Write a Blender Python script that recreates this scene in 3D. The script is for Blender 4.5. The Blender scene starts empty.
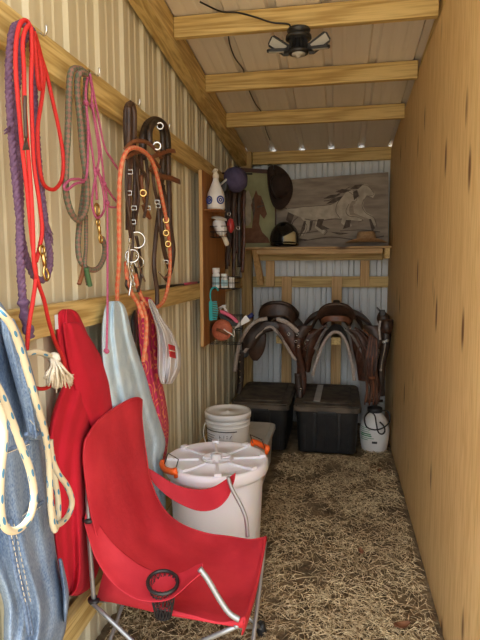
import bpy, math, random
from mathutils import Vector, Matrix, noise
random.seed(7)
PI = math.pi
C = bpy.context.scene.collection
# ---------------------------------------------------------------- camera
F, YAW, PITCH, ROLL = 538.67, .1818, .1031, -.0049
EYE = Vector((0, 0, 1.5))
_f = Vector((-math.sin(YAW)*math.cos(PITCH), math.cos(YAW)*math.cos(PITCH), -math.sin(PITCH)))
_r = Vector((math.cos(YAW), math.sin(YAW), 0)); _u = _r.cross(_f)
_r, _u = math.cos(ROLL)*_r+math.sin(ROLL)*_u, -math.sin(ROLL)*_r+math.cos(ROLL)*_u
cd = bpy.data.cameras.new('camera'); cam = bpy.data.objects.new('camera', cd); C.objects.link(cam)
cd.sensor_fit = 'HORIZONTAL'; cd.sensor_width = 36; cd.lens = F*36/480; cd.clip_start = .02
cam.matrix_world = Matrix(((_r.x, _u.x, -_f.x, EYE.x), (_r.y, _u.y, -_f.y, EYE.y), (_r.z, _u.z, -_f.z, EYE.z), (0, 0, 0, 1)))
bpy.context.scene.camera = cam
def ray(px, py): return _f + _r*((px-240)/F) - _u*((py-320)/F)
def atX(px, py, x): d = ray(px, py); return EYE + d*(x/d.x)
def atY(px, py, y): d = ray(px, py); return EYE + d*(y/d.y)
def atZ(px, py, z): d = ray(px, py); return EYE + d*((z-1.5)/d.z)
XL, XR, D = -.93, .44, 5.10
def W(px, py, off): return atX(px, py, XL+off)       # a point at distance off from the tin of the left wall
# ---------------------------------------------------------------- materials
def nodes(m): return m.node_tree.nodes, m.node_tree.links
def base(name, col, rough=.6, metal=0, **k):
    m = bpy.data.materials.new(name); m.use_nodes = True
    b = m.node_tree.nodes['Principled BSDF']
    b.inputs['Base Color'].default_value = (*col, 1); b.inputs['Roughness'].default_value = rough; b.inputs['Metallic'].default_value = metal
    for a, v in k.items(): b.inputs[a].default_value = v
    return m, b
def var(name, col, col2, rough=.6, metal=0, scale=8, stretch=(1, 1, 1), detail=4, bump=0, bscale=None, lo=.35, hi=.65, uv=False, **k):
    m, b = base(name, col, rough, metal, **k); N, L = nodes(m)
    tc = N.new('ShaderNodeTexCoord'); mp = N.new('ShaderNodeMapping'); mp.inputs['Scale'].default_value = stretch
    L.new(tc.outputs['UV' if uv else 'Object'], mp.inputs[0])
    n = N.new('ShaderNodeTexNoise'); n.inputs['Scale'].default_value = scale; n.inputs['Detail'].default_value = detail
    L.new(mp.outputs[0], n.inputs['Vector'])
    r = N.new('ShaderNodeValToRGB'); r.color_ramp.elements[0].position = lo; r.color_ramp.elements[1].position = hi
    r.color_ramp.elements[0].color = (*col, 1); r.color_ramp.elements[1].color = (*col2, 1)
    L.new(n.outputs[0], r.inputs[0]); L.new(r.outputs[0], b.inputs['Base Color'])
    if bump:
        n2 = N.new('ShaderNodeTexNoise'); n2.inputs['Scale'].default_value = bscale or scale*4; n2.inputs['Detail'].default_value = 3
        L.new(mp.outputs[0], n2.inputs['Vector'])
        bp = N.new('ShaderNodeBump'); bp.inputs['Strength'].default_value = bump; bp.inputs['Distance'].default_value = .01
        L.new(n2.outputs[0], bp.inputs['Height']); L.new(bp.outputs[0], b.inputs['Normal'])
    return m
def wood(name, light, dark, axis, knot=(.10, .045, .015), gscale=1.0, kscale=3.2, kthr=.13, rough=.62):
    """sawn timber with the grain along one axis, and knots"""
    m, b = base(name, light, rough); N, L = nodes(m)
    tc = N.new('ShaderNodeTexCoord')
    st = [11*gscale]*3; st[axis] = .55*gscale
    mp = N.new('ShaderNodeMapping'); mp.inputs['Scale'].default_value = st; L.new(tc.outputs['Object'], mp.inputs[0])
    n = N.new('ShaderNodeTexNoise'); n.inputs['Scale'].default_value = 1.6; n.inputs['Detail'].default_value = 2; n.inputs['Distortion'].default_value = .6
    L.new(mp.outputs[0], n.inputs['Vector'])
    mul = N.new('ShaderNodeMath'); mul.operation = 'MULTIPLY'; mul.inputs[1].default_value = 26; L.new(n.outputs[0], mul.inputs[0])
    sn = N.new('ShaderNodeMath'); sn.operation = 'SINE'; L.new(mul.outputs[0], sn.inputs[0])
    n3 = N.new('ShaderNodeTexNoise'); n3.inputs['Scale'].default_value = 9; n3.inputs['Detail'].default_value = 5; L.new(mp.outputs[0], n3.inputs['Vector'])
    ad = N.new('ShaderNodeMath'); ad.operation = 'MULTIPLY_ADD'; ad.inputs[1].default_value = .22; L.new(sn.outputs[0], ad.inputs[0]); L.new(n3.outputs[0], ad.inputs[2])
    r = N.new('ShaderNodeValToRGB'); r.color_ramp.elements[0].position = .2; r.color_ramp.elements[1].position = .72
    r.color_ramp.elements[0].color = (*dark, 1); r.color_ramp.elements[1].color = (*light, 1); L.new(ad.outputs[0], r.inputs[0])
    sk = [kscale]*3; sk[axis] = kscale*(.30 if kscale > 4 else .38)
    mk = N.new('ShaderNodeMapping'); mk.inputs['Scale'].default_value = sk; L.new(tc.outputs['Object'], mk.inputs[0])
    v = N.new('ShaderNodeTexVoronoi'); v.inputs['Scale'].default_value = 1; L.new(mk.outputs[0], v.inputs['Vector'])
    kr = N.new('ShaderNodeValToRGB'); kr.color_ramp.elements[0].position = kthr*.5; kr.color_ramp.elements[1].position = kthr
    kr.color_ramp.elements[0].color = (1, 1, 1, 1); kr.color_ramp.elements[1].color = (0, 0, 0, 1); L.new(v.outputs['Distance'], kr.inputs[0])
    mx = N.new('ShaderNodeMix'); mx.data_type = 'RGBA'; L.new(kr.outputs[0], mx.inputs[0]); L.new(r.outputs[0], mx.inputs[6]); mx.inputs[7].default_value = (*knot, 1)
    L.new(mx.outputs[2], b.inputs['Base Color'])
    bp = N.new('ShaderNodeBump'); bp.inputs['Strength'].default_value = .25; bp.inputs['Distance'].default_value = .004
    L.new(ad.outputs[0], bp.inputs['Height']); L.new(bp.outputs[0], b.inputs['Normal'])
    return m
PL, PD = (.68, .50, .20), (.42, .27, .08)
M = {}
M['pineX'] = wood('pine_crosswise', PL, PD, 0); M['pineY'] = wood('pine_lengthwise', PL, PD, 1); M['pineZ'] = wood('pine_upright', (.50, .34, .13), (.30, .18, .055), 2)
M['pineW'] = wood('pine_fresh_upright', (.66, .43, .19), (.50, .29, .10), 2, kthr=.09); M['pineWX'] = wood('pine_fresh_crosswise', (.62, .40, .18), (.46, .27, .10), 0, kthr=.09)
M['ply'] = wood('plywood_face', (.76, .53, .24), (.62, .395, .15), 2, knot=(.17, .075, .02), gscale=2.0, kscale=6.0, kthr=.175)
M['orangeply'] = wood('stained_board', (.40, .17, .04), (.26, .10, .02), 2, kthr=.05)
M['tin'] = var('galvanised_tin', (.60, .535, .36), (.68, .61, .43), .42, .0, scale=5, stretch=(1, 1, .2))
M['tinb'] = var('galvanised_tin_back', (.62, .65, .65), (.70, .73, .73), .4, .0, scale=5, stretch=(1, 1, .2))
M['roof'] = var('roof_tin', (.74, .68, .61), (.80, .75, .68), .5, .0, scale=4, stretch=(1, .2, 1))
M['purple'] = var('purple_cotton', (.10, .045, .10), (.17, .09, .16), .85, scale=90, bump=.3)
M['red'] = var('red_cord', (.50, .010, .010), (.62, .02, .015), .6, scale=200, bump=.3)
M['pink'] = var('pink_cord', (.34, .05, .13), (.48, .11, .21), .7, scale=160, bump=.3)
M['brass'] = base('brass', (.65, .45, .16), .25, 1)[0]; M['steel'] = base('steel', (.62, .62, .60), .25, 1)[0]
M['zinc'] = base('grey_tube', (.36, .37, .38), .38, .6)[0]
M['leather'] = var('brown_leather', (.042, .015, .008), (.095, .032, .015), .42, scale=30, bump=.2)
M['leather2'] = var('tan_leather', (.15, .05, .02), (.24, .085, .032), .45, scale=30, bump=.2)
M['dleather'] = var('dark_leather', (.018, .011, .008), (.05, .028, .018), .42, scale=18, bump=.2)
M['mleather'] = var('worn_brown_leather', (.032, .016, .010), (.075, .037, .022), .45, scale=14, bump=.25)
M['fleece'] = var('pale_fleece', (.45, .38, .33), (.60, .53, .48), .95, scale=60, bump=.8, bscale=180)
M['felt'] = var('grey_felt', (.16, .14, .125), (.24, .21, .19), .95, scale=40, bump=.6, bscale=160)
M['black'] = var('black_plastic', (.012, .012, .013), (.024, .023, .022), .42, scale=12)
M['blacks'] = base('black_metal', (.012, .012, .012), .4)[0]
M['white'] = var('white_plastic', (.72, .72, .70), (.80, .79, .77), .35, scale=6)
M['tubw'] = base('translucent_white_plastic', (.84, .83, .88), .3, **{'Subsurface Weight': .15, 'Subsurface Scale': .02})[0]
M['orange'] = base('orange_plastic', (.85, .13, .015), .35)[0]
M['tote'] = var('grey_plastic', (.50, .50, .46), (.60, .59, .55), .5, scale=8)
M['hood'] = var('red_fleece_cloth', (.43, .002, .016), (.52, .004, .024), .9, scale=10, bump=.25, bscale=260, **{'Sheen Weight': .0})
M['towel'] = var('blue_grey_terry', (.45, .61, .73), (.60, .74, .83), .95, scale=14, bump=.6, bscale=220)
M['tan'] = var('tan_straw', (.38, .22, .10), (.50, .31, .15), .8, scale=60, bump=.5)
M['cream'] = var('cream_cotton', (.70, .62, .48), (.82, .76, .64), .9, scale=40, bump=.3)
M['dirt'] = None
M['teal'] = base('teal_plastic', (.02, .36, .38), .4)[0]; M['coral'] = var('coral_rubber', (.42, .10, .05), (.55, .16, .08), .6, scale=60, bump=.3)
M['pinkp'] = base('rose_plastic', (.62, .10, .18), .4)[0]; M['navy'] = base('navy_plastic', (.02, .03, .16), .4)[0]
M['grape'] = var('slate_purple_cloth', (.055, .045, .10), (.085, .07, .14), .9, scale=30)
M['hat'] = var('dark_brown_felt', (.028, .015, .010), (.042, .023, .016), .9, scale=30)
M['redp'] = base('dark_red_plastic', (.40, .03, .03), .4)[0]
M['greenink'] = base('green_ink', (.05, .28, .12), .6)[0]; M['ink'] = base('black_ink', (.03, .03, .03), .6)[0]; M['blueink'] = base('blue_ink', (.03, .06, .28), .5)[0]
M['redink'] = base('red_ink', (.6, .03, .04), .5)[0]; M['paper'] = base('label_paper', (.62, .63, .66), .6)[0]
M['led'] = base('led_cover', (.42, .40, .34), .3)[0]
M['glossblack'] = base('gloss_black', (.01, .01, .01), .12)[0]
def cloth_red():
    m = var('red_canvas', (.46, .012, .026), (.58, .026, .042), .72, scale=7, bump=.3, bscale=300)
    N, L = nodes(m); b = N['Principled BSDF']; tc = N.new('ShaderNodeTexCoord')
    w = N.new('ShaderNodeTexNoise'); w.inputs['Scale'].default_value = 5; w.inputs['Detail'].default_value = 5; L.new(tc.outputs['Object'], w.inputs['Vector'])
    bp = N.new('ShaderNodeBump'); bp.inputs['Strength'].default_value = .5; bp.inputs['Distance'].default_value = .02; L.new(w.outputs[0], bp.inputs['Height'])
    L.new(bp.outputs[0], b.inputs['Normal'])
    return m
M['canvas'] = cloth_red()
def denim():
    m, b = base('blue_denim', (.2, .28, .42), .9); N, L = nodes(m)
    tc = N.new('ShaderNodeTexCoord')
    mp = N.new('ShaderNodeMapping'); mp.inputs['Scale'].default_value = (1, 1, .5); L.new(tc.outputs['Object'], mp.inputs[0])
    n = N.new('ShaderNodeTexNoise'); n.inputs['Scale'].default_value = 240; n.inputs['Detail'].default_value = 3; L.new(mp.outputs[0], n.inputs['Vector'])
    n2 = N.new('ShaderNodeTexNoise'); n2.inputs['Scale'].default_value = 9; n2.inputs['Detail'].default_value = 4; L.new(mp.outputs[0], n2.inputs['Vector'])
    a = N.new('ShaderNodeMath'); a.operation = 'MULTIPLY_ADD'; a.inputs[1].default_value = .5; L.new(n.outputs[0], a.inputs[0])
    a2 = N.new('ShaderNodeMath'); a2.operation = 'MULTIPLY'; a2.inputs[1].default_value = .5; L.new(n2.outputs[0], a2.inputs[0]); L.new(a2.outputs[0], a.inputs[2])
    r = N.new('ShaderNodeValToRGB'); r.color_ramp.elements[0].position = .36; r.color_ramp.elements[1].position = .64
    r.color_ramp.elements[0].color = (.075, .13, .24, 1); r.color_ramp.elements[1].color = (.30, .38, .49, 1)
    L.new(a.outputs[0], r.inputs[0]); L.new(r.outputs[0], b.inputs['Base Color'])
    bp = N.new('ShaderNodeBump'); bp.inputs['Strength'].default_value = .4; bp.inputs['Distance'].default_value = .01; L.new(a.outputs[0], bp.inputs['Height']); L.new(bp.outputs[0], b.inputs['Normal'])
    return m
M['denim'] = denim(); M['denimd'] = var('dark_denim_seam', (.07, .11, .2), (.16, .22, .33), .9, scale=120); M['thread'] = base('pale_thread', (.62, .55, .42), .9)[0]
def uvpat(name, fn, rough=.75):
    m, b = base(name, (1, 1, 1), rough); N, L = nodes(m)
    tc = N.new('ShaderNodeTexCoord'); fn(N, L, tc.outputs['UV'], b); return m
def braid(ca, cb, su=2, sv=2.0, nz=.5):
    def fn(N, L, uv, b):
        mp = N.new('ShaderNodeMapping'); mp.inputs['Scale'].default_value = (su, sv, 1); mp.inputs['Rotation'].default_value = (0, 0, PI/4)
        m2 = N.new('ShaderNodeMapping'); m2.inputs['Scale'].default_value = (su, sv, 1); L.new(uv, m2.inputs[0])
        mp.inputs['Scale'].default_value = (1.414, 1.414, 1); L.new(m2.outputs[0], mp.inputs[0])
        ch = N.new('ShaderNodeTexChecker'); ch.inputs['Scale'].default_value = 1; ch.inputs[1].default_value = (*ca, 1); ch.inputs[2].default_value = (*cb, 1)
        L.new(mp.outputs[0], ch.inputs['Vector'])
        n = N.new('ShaderNodeTexNoise'); n.inputs['Scale'].default_value = 3; L.new(uv, n.inputs['Vector'])
        mx = N.new('ShaderNodeMix'); mx.data_type = 'RGBA'; mx.inputs[0].default_value = nz; mx.blend_type = 'OVERLAY'
        L.new(ch.outputs[0], mx.inputs[6]); L.new(n.outputs[0], mx.inputs[7]); L.new(mx.outputs[2], b.inputs['Base Color'])
        bp = N.new('ShaderNodeBump'); bp.inputs['Strength'].default_value = .4; bp.inputs['Distance'].default_value = .004; L.new(ch.outputs[1], bp.inputs['Height']); L.new(bp.outputs[0], b.inputs['Normal'])
    return fn
M['braid'] = uvpat('green_and_rose_braid', braid((.10, .12, .075), (.24, .12, .09), 4, 4))
M['coralrope'] = uvpat('coral_braid', braid((.66, .13, .06), (.62, .26, .13), 4, 2))
def fleck(N, L, uv, b):
    mp = N.new('ShaderNodeMapping'); mp.inputs['Scale'].default_value = (3, 1.0, 1); L.new(uv, mp.inputs[0])
    v = N.new('ShaderNodeTexVoronoi'); v.inputs['Scale'].default_value = 1; v.voronoi_dimensions = '2D'; v.inputs['Randomness'].default_value = .45; L.new(mp.outputs[0], v.inputs['Vector'])
    r = N.new('ShaderNodeValToRGB'); r.color_ramp.interpolation = 'CONSTANT'; r.color_ramp.elements[1].position = .19
    r.color_ramp.elements[0].color = (.05, .18, .30, 1); r.color_ramp.elements[1].color = (.55, .46, .31, 1)
    L.new(v.outputs['Distance'], r.inputs[0]); L.new(r.outputs[0], b.inputs['Base Color'])
M['fleck'] = uvpat('cream_rope_with_blue_flecks', fleck)
def pinkpat():
    m, b = base('pink_orange_pattern', (.8, .1, .2), .9); N, L = nodes(m); tc = N.new('ShaderNodeTexCoord')
    v = N.new('ShaderNodeTexVoronoi'); v.inputs['Scale'].default_value = 12; L.new(tc.outputs['Object'], v.inputs['Vector'])
    ml = N.new('ShaderNodeMath'); ml.operation = 'MULTIPLY'; ml.inputs[1].default_value = 26; L.new(v.outputs['Distance'], ml.inputs[0])
    s = N.new('ShaderNodeMath'); s.operation = 'SINE'; L.new(ml.outputs[0], s.inputs[0])
    r = N.new('ShaderNodeValToRGB'); r.color_ramp.elements[0].position = .35; r.color_ramp.elements[1].position = .55
    r.color_ramp.elements[0].color = (.62, .035, .13, 1); r.color_ramp.elements[1].color = (.86, .27, .12, 1)
    L.new(s.outputs[0], r.inputs[0]); L.new(r.outputs[0], b.inputs['Base Color']); return m
M['pinkpat'] = pinkpat()
def bagmat():
    m, b = base('thin_white_plastic', (.90, .90, .93), .3); b.inputs['Transmission Weight'].default_value = .25; b.inputs['Roughness'].default_value = .45; b.inputs['IOR'].default_value = 1.1
    return m
M['bag'] = bagmat()
def straw_mat():
    m, b = base('dry_straw', (.5, .4, .2), .7); N, L = nodes(m); tc = N.new('ShaderNodeTexCoord')
    n = N.new('ShaderNodeTexNoise'); n.inputs['Scale'].default_value = 55; n.inputs['Detail'].default_value = 1; L.new(tc.outputs['Object'], n.inputs['Vector'])
    n2 = N.new('ShaderNodeTexNoise'); n2.inputs['Scale'].default_value = 3; n2.inputs['Detail'].default_value = 3; L.new(tc.outputs['Object'], n2.inputs['Vector'])
    r = N.new('ShaderNodeValToRGB'); r.color_ramp.elements[0].position = .3; r.color_ramp.elements[1].position = .7
    r.color_ramp.elements[0].color = (.30, .20, .095, 1); r.color_ramp.elements[1].color = (.86, .72, .46, 1)
    L.new(n.outputs[0], r.inputs[0])
    mx = N.new('ShaderNodeMix'); mx.data_type = 'RGBA'; mx.blend_type = 'MULTIPLY'; mx.inputs[0].default_value = .6
    r2 = N.new('ShaderNodeValToRGB'); r2.color_ramp.elements[0].position = .35; r2.color_ramp.elements[1].position = .6; r2.color_ramp.elements[0].color = (.5, .42, .34, 1); r2.color_ramp.elements[1].color = (1, 1, .95, 1)
    L.new(n2.outputs[0], r2.inputs[0]); L.new(r.outputs[0], mx.inputs[6]); L.new(r2.outputs[0], mx.inputs[7]); L.new(mx.outputs[2], b.inputs['Base Color'])
    return m
M['straw'] = straw_mat()
M['dirt'] = var('dirt', (.10, .068, .036), (.25, .18, .10), .95, scale=14, bump=.8, bscale=60)
# ---------------------------------------------------------------- mesh building
class MB:
    def __init__(s): s.v = []; s.f = []; s.uv = []; s.smooth = []
    def add(s, vs, fs, uvs=None, smooth=True):
        o = len(s.v); s.v += [Vector(v) for v in vs]
        for i, f in enumerate(fs):
            s.f.append([o+k for k in f]); s.uv.append(uvs[i] if uvs else [(0, 0)]*len(f)); s.smooth.append(smooth)
        return s
    def box(s, a, b):
        (x0, y0, z0), (x1, y1, z1) = a, b
        vs = [(x, y, z) for x in (x0, x1) for y in (y0, y1) for z in (z0, z1)]
        return s.add(vs, [(0, 1, 3, 2), (4, 6, 7, 5), (0, 4, 5, 1), (2, 3, 7, 6), (0, 2, 6, 4), (1, 5, 7, 3)], smooth=False)
    def hexa(s, p):      # 8 points: four of one end, four of the other
        return s.add(p, [(0, 3, 2, 1), (4, 5, 6, 7), (0, 1, 5, 4), (1, 2, 6, 5), (2, 3, 7, 6), (3, 0, 4, 7)], smooth=False)
    def beam(s, a, b, w, h, up=(0, 0, 1)):
        a, b = Vector(a), Vector(b); t = (b-a).normalized(); x = t.cross(Vector(up)).normalized(); z = x.cross(t)
        q = [(-w/2, -h/2), (w/2, -h/2), (w/2, h/2), (-w/2, h/2)]
        return s.hexa([a+x*i+z*j for i, j in q]+[b+x*i+z*j for i, j in q])
    def tube(s, pts, r, n=8, closed=False, prof=None, ref=(1, 0, 0), caps=True):
        """sweep: round of radius r (number or list), or a flat strap prof=(width, thickness) whose thin side faces ref"""
        pts = [Vector(p) for p in pts]; m = len(pts)
        T = []
        for i in range(m):
            a = pts[(i-1) % m] if (closed or i > 0) else pts[0]; b = pts[(i+1) % m] if (closed or i < m-1) else pts[-1]
            d = b-a; T.append(d.normalized() if d.length > 1e-9 else Vector((0, 0, 1)))
        ref = Vector(ref)
        if prof:
            Ns = []
            for t in T:
                x = t.cross(ref)
                if x.length < .05: x = Ns[-1] if Ns else t.orthogonal()
                Ns.append(x.normalized())
        else:
            N0 = T[0].cross(ref)
            if N0.length < .05: N0 = T[0].orthogonal()
            N0.normalize(); Ns = [N0]
            for i in range(1, m):
                q = T[i-1].rotation_difference(T[i]); v = q @ Ns[-1]; v = (v-T[i]*v.dot(T[i])).normalized(); Ns.append(v)
        rr = r if isinstance(r, (list, tuple)) else [r]*m
        L = [0]
        for i in range(1, m): L.append(L[-1]+(pts[i]-pts[i-1]).length)
        vs = []; circ = 2*PI*(max(rr) if not prof else prof[0])
        for i in range(m):
            x = Ns[i]; y = T[i].cross(x)
            if prof:
                w, t = prof; w *= rr[i]; q = [(-w/2, -t/2), (-w/2, t/2), (0, t*.75), (w/2, t/2), (w/2, -t/2), (0, -t*.75)]; n = 6
                vs += [pts[i]+x*a+y*b for a, b in q]
            else:
                vs += [pts[i]+x*(math.cos(2*PI*k/n)*rr[i])+y*(math.sin(2*PI*k/n)*rr[i]) for k in range(n)]
        fs = []; uvs = []
        for i in range(m if closed else m-1):
            j = (i+1) % m; va, vb = L[i]/circ, (L[i+1] if i+1 < m else L[i]+(pts[0]-pts[i]).length)/circ
            for k in range(n):
                l = (k+1) % n
                fs.append((i*n+k, i*n+l, j*n+l, j*n+k)); uvs.append([(k/n, va), ((k+1)/n, va), ((k+1)/n, vb), (k/n, vb)])
        if caps and not closed:
            fs.append(tuple(range(n))[::-1]); uvs.append([(0, 0)]*n); fs.append(tuple((m-1)*n+k for k in range(n))); uvs.append([(0, 0)]*n)
        return s.add(vs, fs, uvs, True)
    def twist(s, pts, r, pitch=.05, strands=3):
        pts = resample(pts, r*1.1); m = len(pts); T = [(pts[min(i+1, m-1)]-pts[max(i-1, 0)]).normalized() for i in range(m)]
        N0 = T[0].orthogonal().normalized(); Ns = [N0]
        for i in range(1, m):
            v = T[i-1].rotation_difference(T[i]) @ Ns[-1]; Ns.append((v-T[i]*v.dot(T[i])).normalized())
        L = 0; ps = [[] for _ in range(strands)]
        for i in range(m):
            if i: L += (pts[i]-pts[i-1]).length
            y = T[i].cross(Ns[i])
            for k in range(strands):
                a = 2*PI*(L/pitch+k/strands); ps[k].append(pts[i]+Ns[i]*math.cos(a)*r*.5+y*math.sin(a)*r*.5)
        for p in ps: s.tube(p, r*.62, 7)
        return s
    def lathe(s, prof, n=32, center=(0, 0, 0), axis=(0, 0, 1), smooth=True):
        c = Vector(center); q = Vector((0, 0, 1)).rotation_difference(Vector(axis))
        vs = []; m = len(prof)
        for r, z in prof:
            for k in range(n): vs.append(c + q @ Vector((r*math.cos(2*PI*k/n), r*math.sin(2*PI*k/n), z)))
        fs = [(i*n+k, i*n+(k+1) % n, (i+1)*n+(k+1) % n, (i+1)*n+k) for i in range(m-1) for k in range(n)]
        fs.append(tuple(range(n))[::-1]); fs.append(tuple((m-1)*n+k for k in range(n)))
        return s.add(vs, fs, None, smooth)
    def sheet(s, grid, th, ref=None):
        """grid of points (rows of equal length) made into a shell of thickness th"""
        R_, K = len(grid), len(grid[0]); g = [[Vector(p) for p in row] for row in grid]
        nr = []
        for i in range(R_):
            row = []
            for j in range(K):
                a = g[min(i+1, R_-1)][j]-g[max(i-1, 0)][j]; b = g[i][min(j+1, K-1)]-g[i][max(j-1, 0)]
                c = a.cross(b); row.append(c.normalized() if c.length > 1e-10 else Vector((1, 0, 0)))
            nr.append(row)
        A = [g[i][j]+nr[i][j]*th/2 for i in range(R_) for j in range(K)]; B = [g[i][j]-nr[i][j]*th/2 for i in range(R_) for j in range(K)]
        n = R_*K; fs = []; uvs = []
        I = lambda i, j: i*K+j
        for i in range(R_-1):
            for j in range(K-1):
                u = [(j/(K-1), i/(R_-1)), ((j+1)/(K-1), i/(R_-1)), ((j+1)/(K-1), (i+1)/(R_-1)), (j/(K-1), (i+1)/(R_-1))]
                fs.append((I(i, j), I(i, j+1), I(i+1, j+1), I(i+1, j))[::-1]); uvs.append(u[::-1])
                fs.append((n+I(i, j), n+I(i, j+1), n+I(i+1, j+1), n+I(i+1, j))); uvs.append(u)
        for i in range(R_-1):
            for j, fl in ((0, 0), (K-1, 1)):
                q = (I(i, j), n+I(i, j), n+I(i+1, j), I(i+1, j)); fs.append(q if not fl else q[::-1]); uvs.append([(0, 0)]*4)
        for j in range(K-1):
            for i, fl in ((0, 1), (R_-1, 0)):
                q = (I(i, j), n+I(i, j), n+I(i, j+1), I(i, j+1)); fs.append(q if not fl else q[::-1]); uvs.append([(0, 0)]*4)
        return s.add(A+B, fs, uvs, True)
    def blob(s, c, rx, ry, rz, n=14, m=10):
        c = Vector(c); vs = []
        for i in range(m+1):
            t = PI*i/m
            for k in range(n):
                a = 2*PI*k/n; vs.append(c+Vector((rx*math.sin(t)*math.cos(a), ry*math.sin(t)*math.sin(a), rz*math.cos(t))))
        fs = [(i*n+k, (i+1)*n+k, (i+1)*n+(k+1) % n, i*n+(k+1) % n) for i in range(m) for k in range(n)]
        return s.add(vs, fs)
    def prism(s, pts, d):
        """polygon pts given thickness vector d"""
        pts = [Vector(p) for p in pts]; d = Vector(d); n = len(pts)
        return s.add(pts+[p+d for p in pts], [tuple(range(n))[::-1], tuple(range(n, 2*n))]+[(i, (i+1) % n, n+(i+1) % n, n+i) for i in range(n)], smooth=False)
    def build(s, name, mat, parent=None, loc=None, bevel=0, sub=0, center=True, weld=False):
        me = bpy.data.meshes.new(name)
        if parent is not None: o0 = world(parent); loc = Vector(loc) if loc is not None else o0
        elif loc is None:
            if center:
                xs = [v.x for v in s.v]; ys = [v.y for v in s.v]; loc = Vector(((min(xs)+max(xs))/2, (min(ys)+max(ys))/2, min(v.z for v in s.v)))
            else: loc = Vector((0, 0, 0))
        loc = Vector(loc)
        me.from_pydata([tuple(v-loc) for v in s.v], [], s.f)
        uvl = me.uv_layers.new(name='UVMap')
        flat = [c for f in s.uv for uv in f for c in uv]
        if len(flat) == len(uvl.data)*2: uvl.data.foreach_set('uv', flat)
        me.polygons.foreach_set('use_smooth', s.smooth)
        me.materials.append(mat); me.validate(); me.update()
        o = bpy.data.objects.new(name, me); C.objects.link(o)
        if parent is not None: o.parent = parent; o.location = loc-world(parent)
        else: o.location = loc
        if weld: o.modifiers.new('w', 'WELD').merge_threshold = 1e-5
        if bevel:
            b = o.modifiers.new('b', 'BEVEL'); b.width = bevel; b.segments = 2; b.limit_method = 'ANGLE'
        if sub:
            q = o.modifiers.new('s', 'SUBSURF'); q.levels = sub; q.render_levels = sub
        return o
def world(o):
    v = Vector(o.location)
    while o.parent: o = o.parent; v += Vector(o.location)
    return v
def tag(o, label, cat, group=None, kind=None):
    o['label'] = label; o['category'] = cat
    if group: o['group'] = group
    if kind: o['kind'] = kind
    return o
def struct(o): o['kind'] = 'structure'; return o
def thing(name, label, cat, loc, group=None):
    o = bpy.data.objects.new(name, None); C.objects.link(o); o.location = loc; o.empty_display_size = .05
    return tag(o, label, cat, group)
def cat(pts, per=6, closed=False):
    """Catmull-Rom through the points"""
    P = [Vector(p) for p in pts]; n = len(P); out = []
    for i in range(n if closed else n-1):
        a, b, c, d = (P[(i-1) % n], P[i], P[(i+1) % n], P[(i+2) % n]) if closed else (P[max(i-1, 0)], P[i], P[i+1], P[min(i+2, n-1)])
        for k in range(per):
            t = k/per; out.append(.5*((2*b)+(c-a)*t+(2*a-5*b+4*c-d)*t*t+(3*b-a-3*c+d)*t**3))
    if not closed: out.append(P[-1])
    return out
def resample(pts, step):
    out = [pts[0]]; acc = 0
    for a, b in zip(pts, pts[1:]):
        d = (b-a).length
        while d > 1e-9 and acc+d >= step:
            t = (step-acc)/d; a = a.lerp(b, t); out.append(a); d = (b-a).length; acc = 0
        acc += d
    return out
def WP(pts, off, per=6, closed=False):
    """a run of (px, py[, offset]) on the left wall"""
    return cat([W(p[0], p[1], p[2] if len(p) > 2 else off) for p in pts], per, closed)
def drape(rows, off, bulge, folds=3, amp=.012, n=26, ph=0.0, per=5, back=.02, sway=1.2):
    """hanging cloth: rows of (py, px left, px right) on the left wall's plane, closed front and back, with vertical folds"""
    ks = [Vector((r[0], r[1], r[2])) for r in rows]; ks = cat(ks, per)
    g = []; m = len(ks)
    for i, k in enumerate(ks):
        t = i/(m-1); a = W(k[1], k[0], off); b = W(k[2], k[0], off); row = []
        tp = min(1, .35+1.6*t) * min(1, .75+4*(1-t))
        for j in range(n):
            s = j/(n-1)*2-1
            e = math.sqrt(max(0, 1-s*s))
            f = amp*math.sin(folds*PI*s+ph+sway*math.sin(3*t+ph))*(.4+.6*t) + amp*.7*math.sin(folds*1.9*PI*s+2+ph+4*t)*(.3+.7*t) + amp*.6*noise.noise(Vector((s*2, t*5, ph*3)))
            row.append(W(k[1]+(k[2]-k[1])*(s+1)/2, k[0], off+bulge*tp*e**.8+f*e))
        for j in range(n-2, 0, -1):
            s = j/(n-1)*2-1
            row.append(W(k[1]+(k[2]-k[1])*(s+1)/2, k[0], off-min(back, off*.4)*math.sqrt(max(0, 1-s*s))))
        g.append(row)
    mb = MB(); K = len(g[0]); vs = [p for r in g for p in r]
    fs = [(i*K+j, (i+1)*K+j, (i+1)*K+(j+1) % K, i*K+(j+1) % K) for i in range(m-1) for j in range(K)]
    fs.append(tuple(range(K))); fs.append(tuple((m-1)*K+j for j in range(K))[::-1])
    return mb.add(vs, fs)
def rope(name, runs, r, mat, label, cate, closed=(), n=9, off=.07, kind='tube', parent=None, pitch=.05):
    mb = MB()
    for i, p in enumerate(runs):
        q = WP(p, off, 8, i in closed)
        if kind == 'twist': mb.twist(q, r, pitch)
        else: mb.tube(q, r, n, i in closed)
    o = mb.build(name, mat, parent)
    return tag(o, label, cate) if parent is None and label else o
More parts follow.
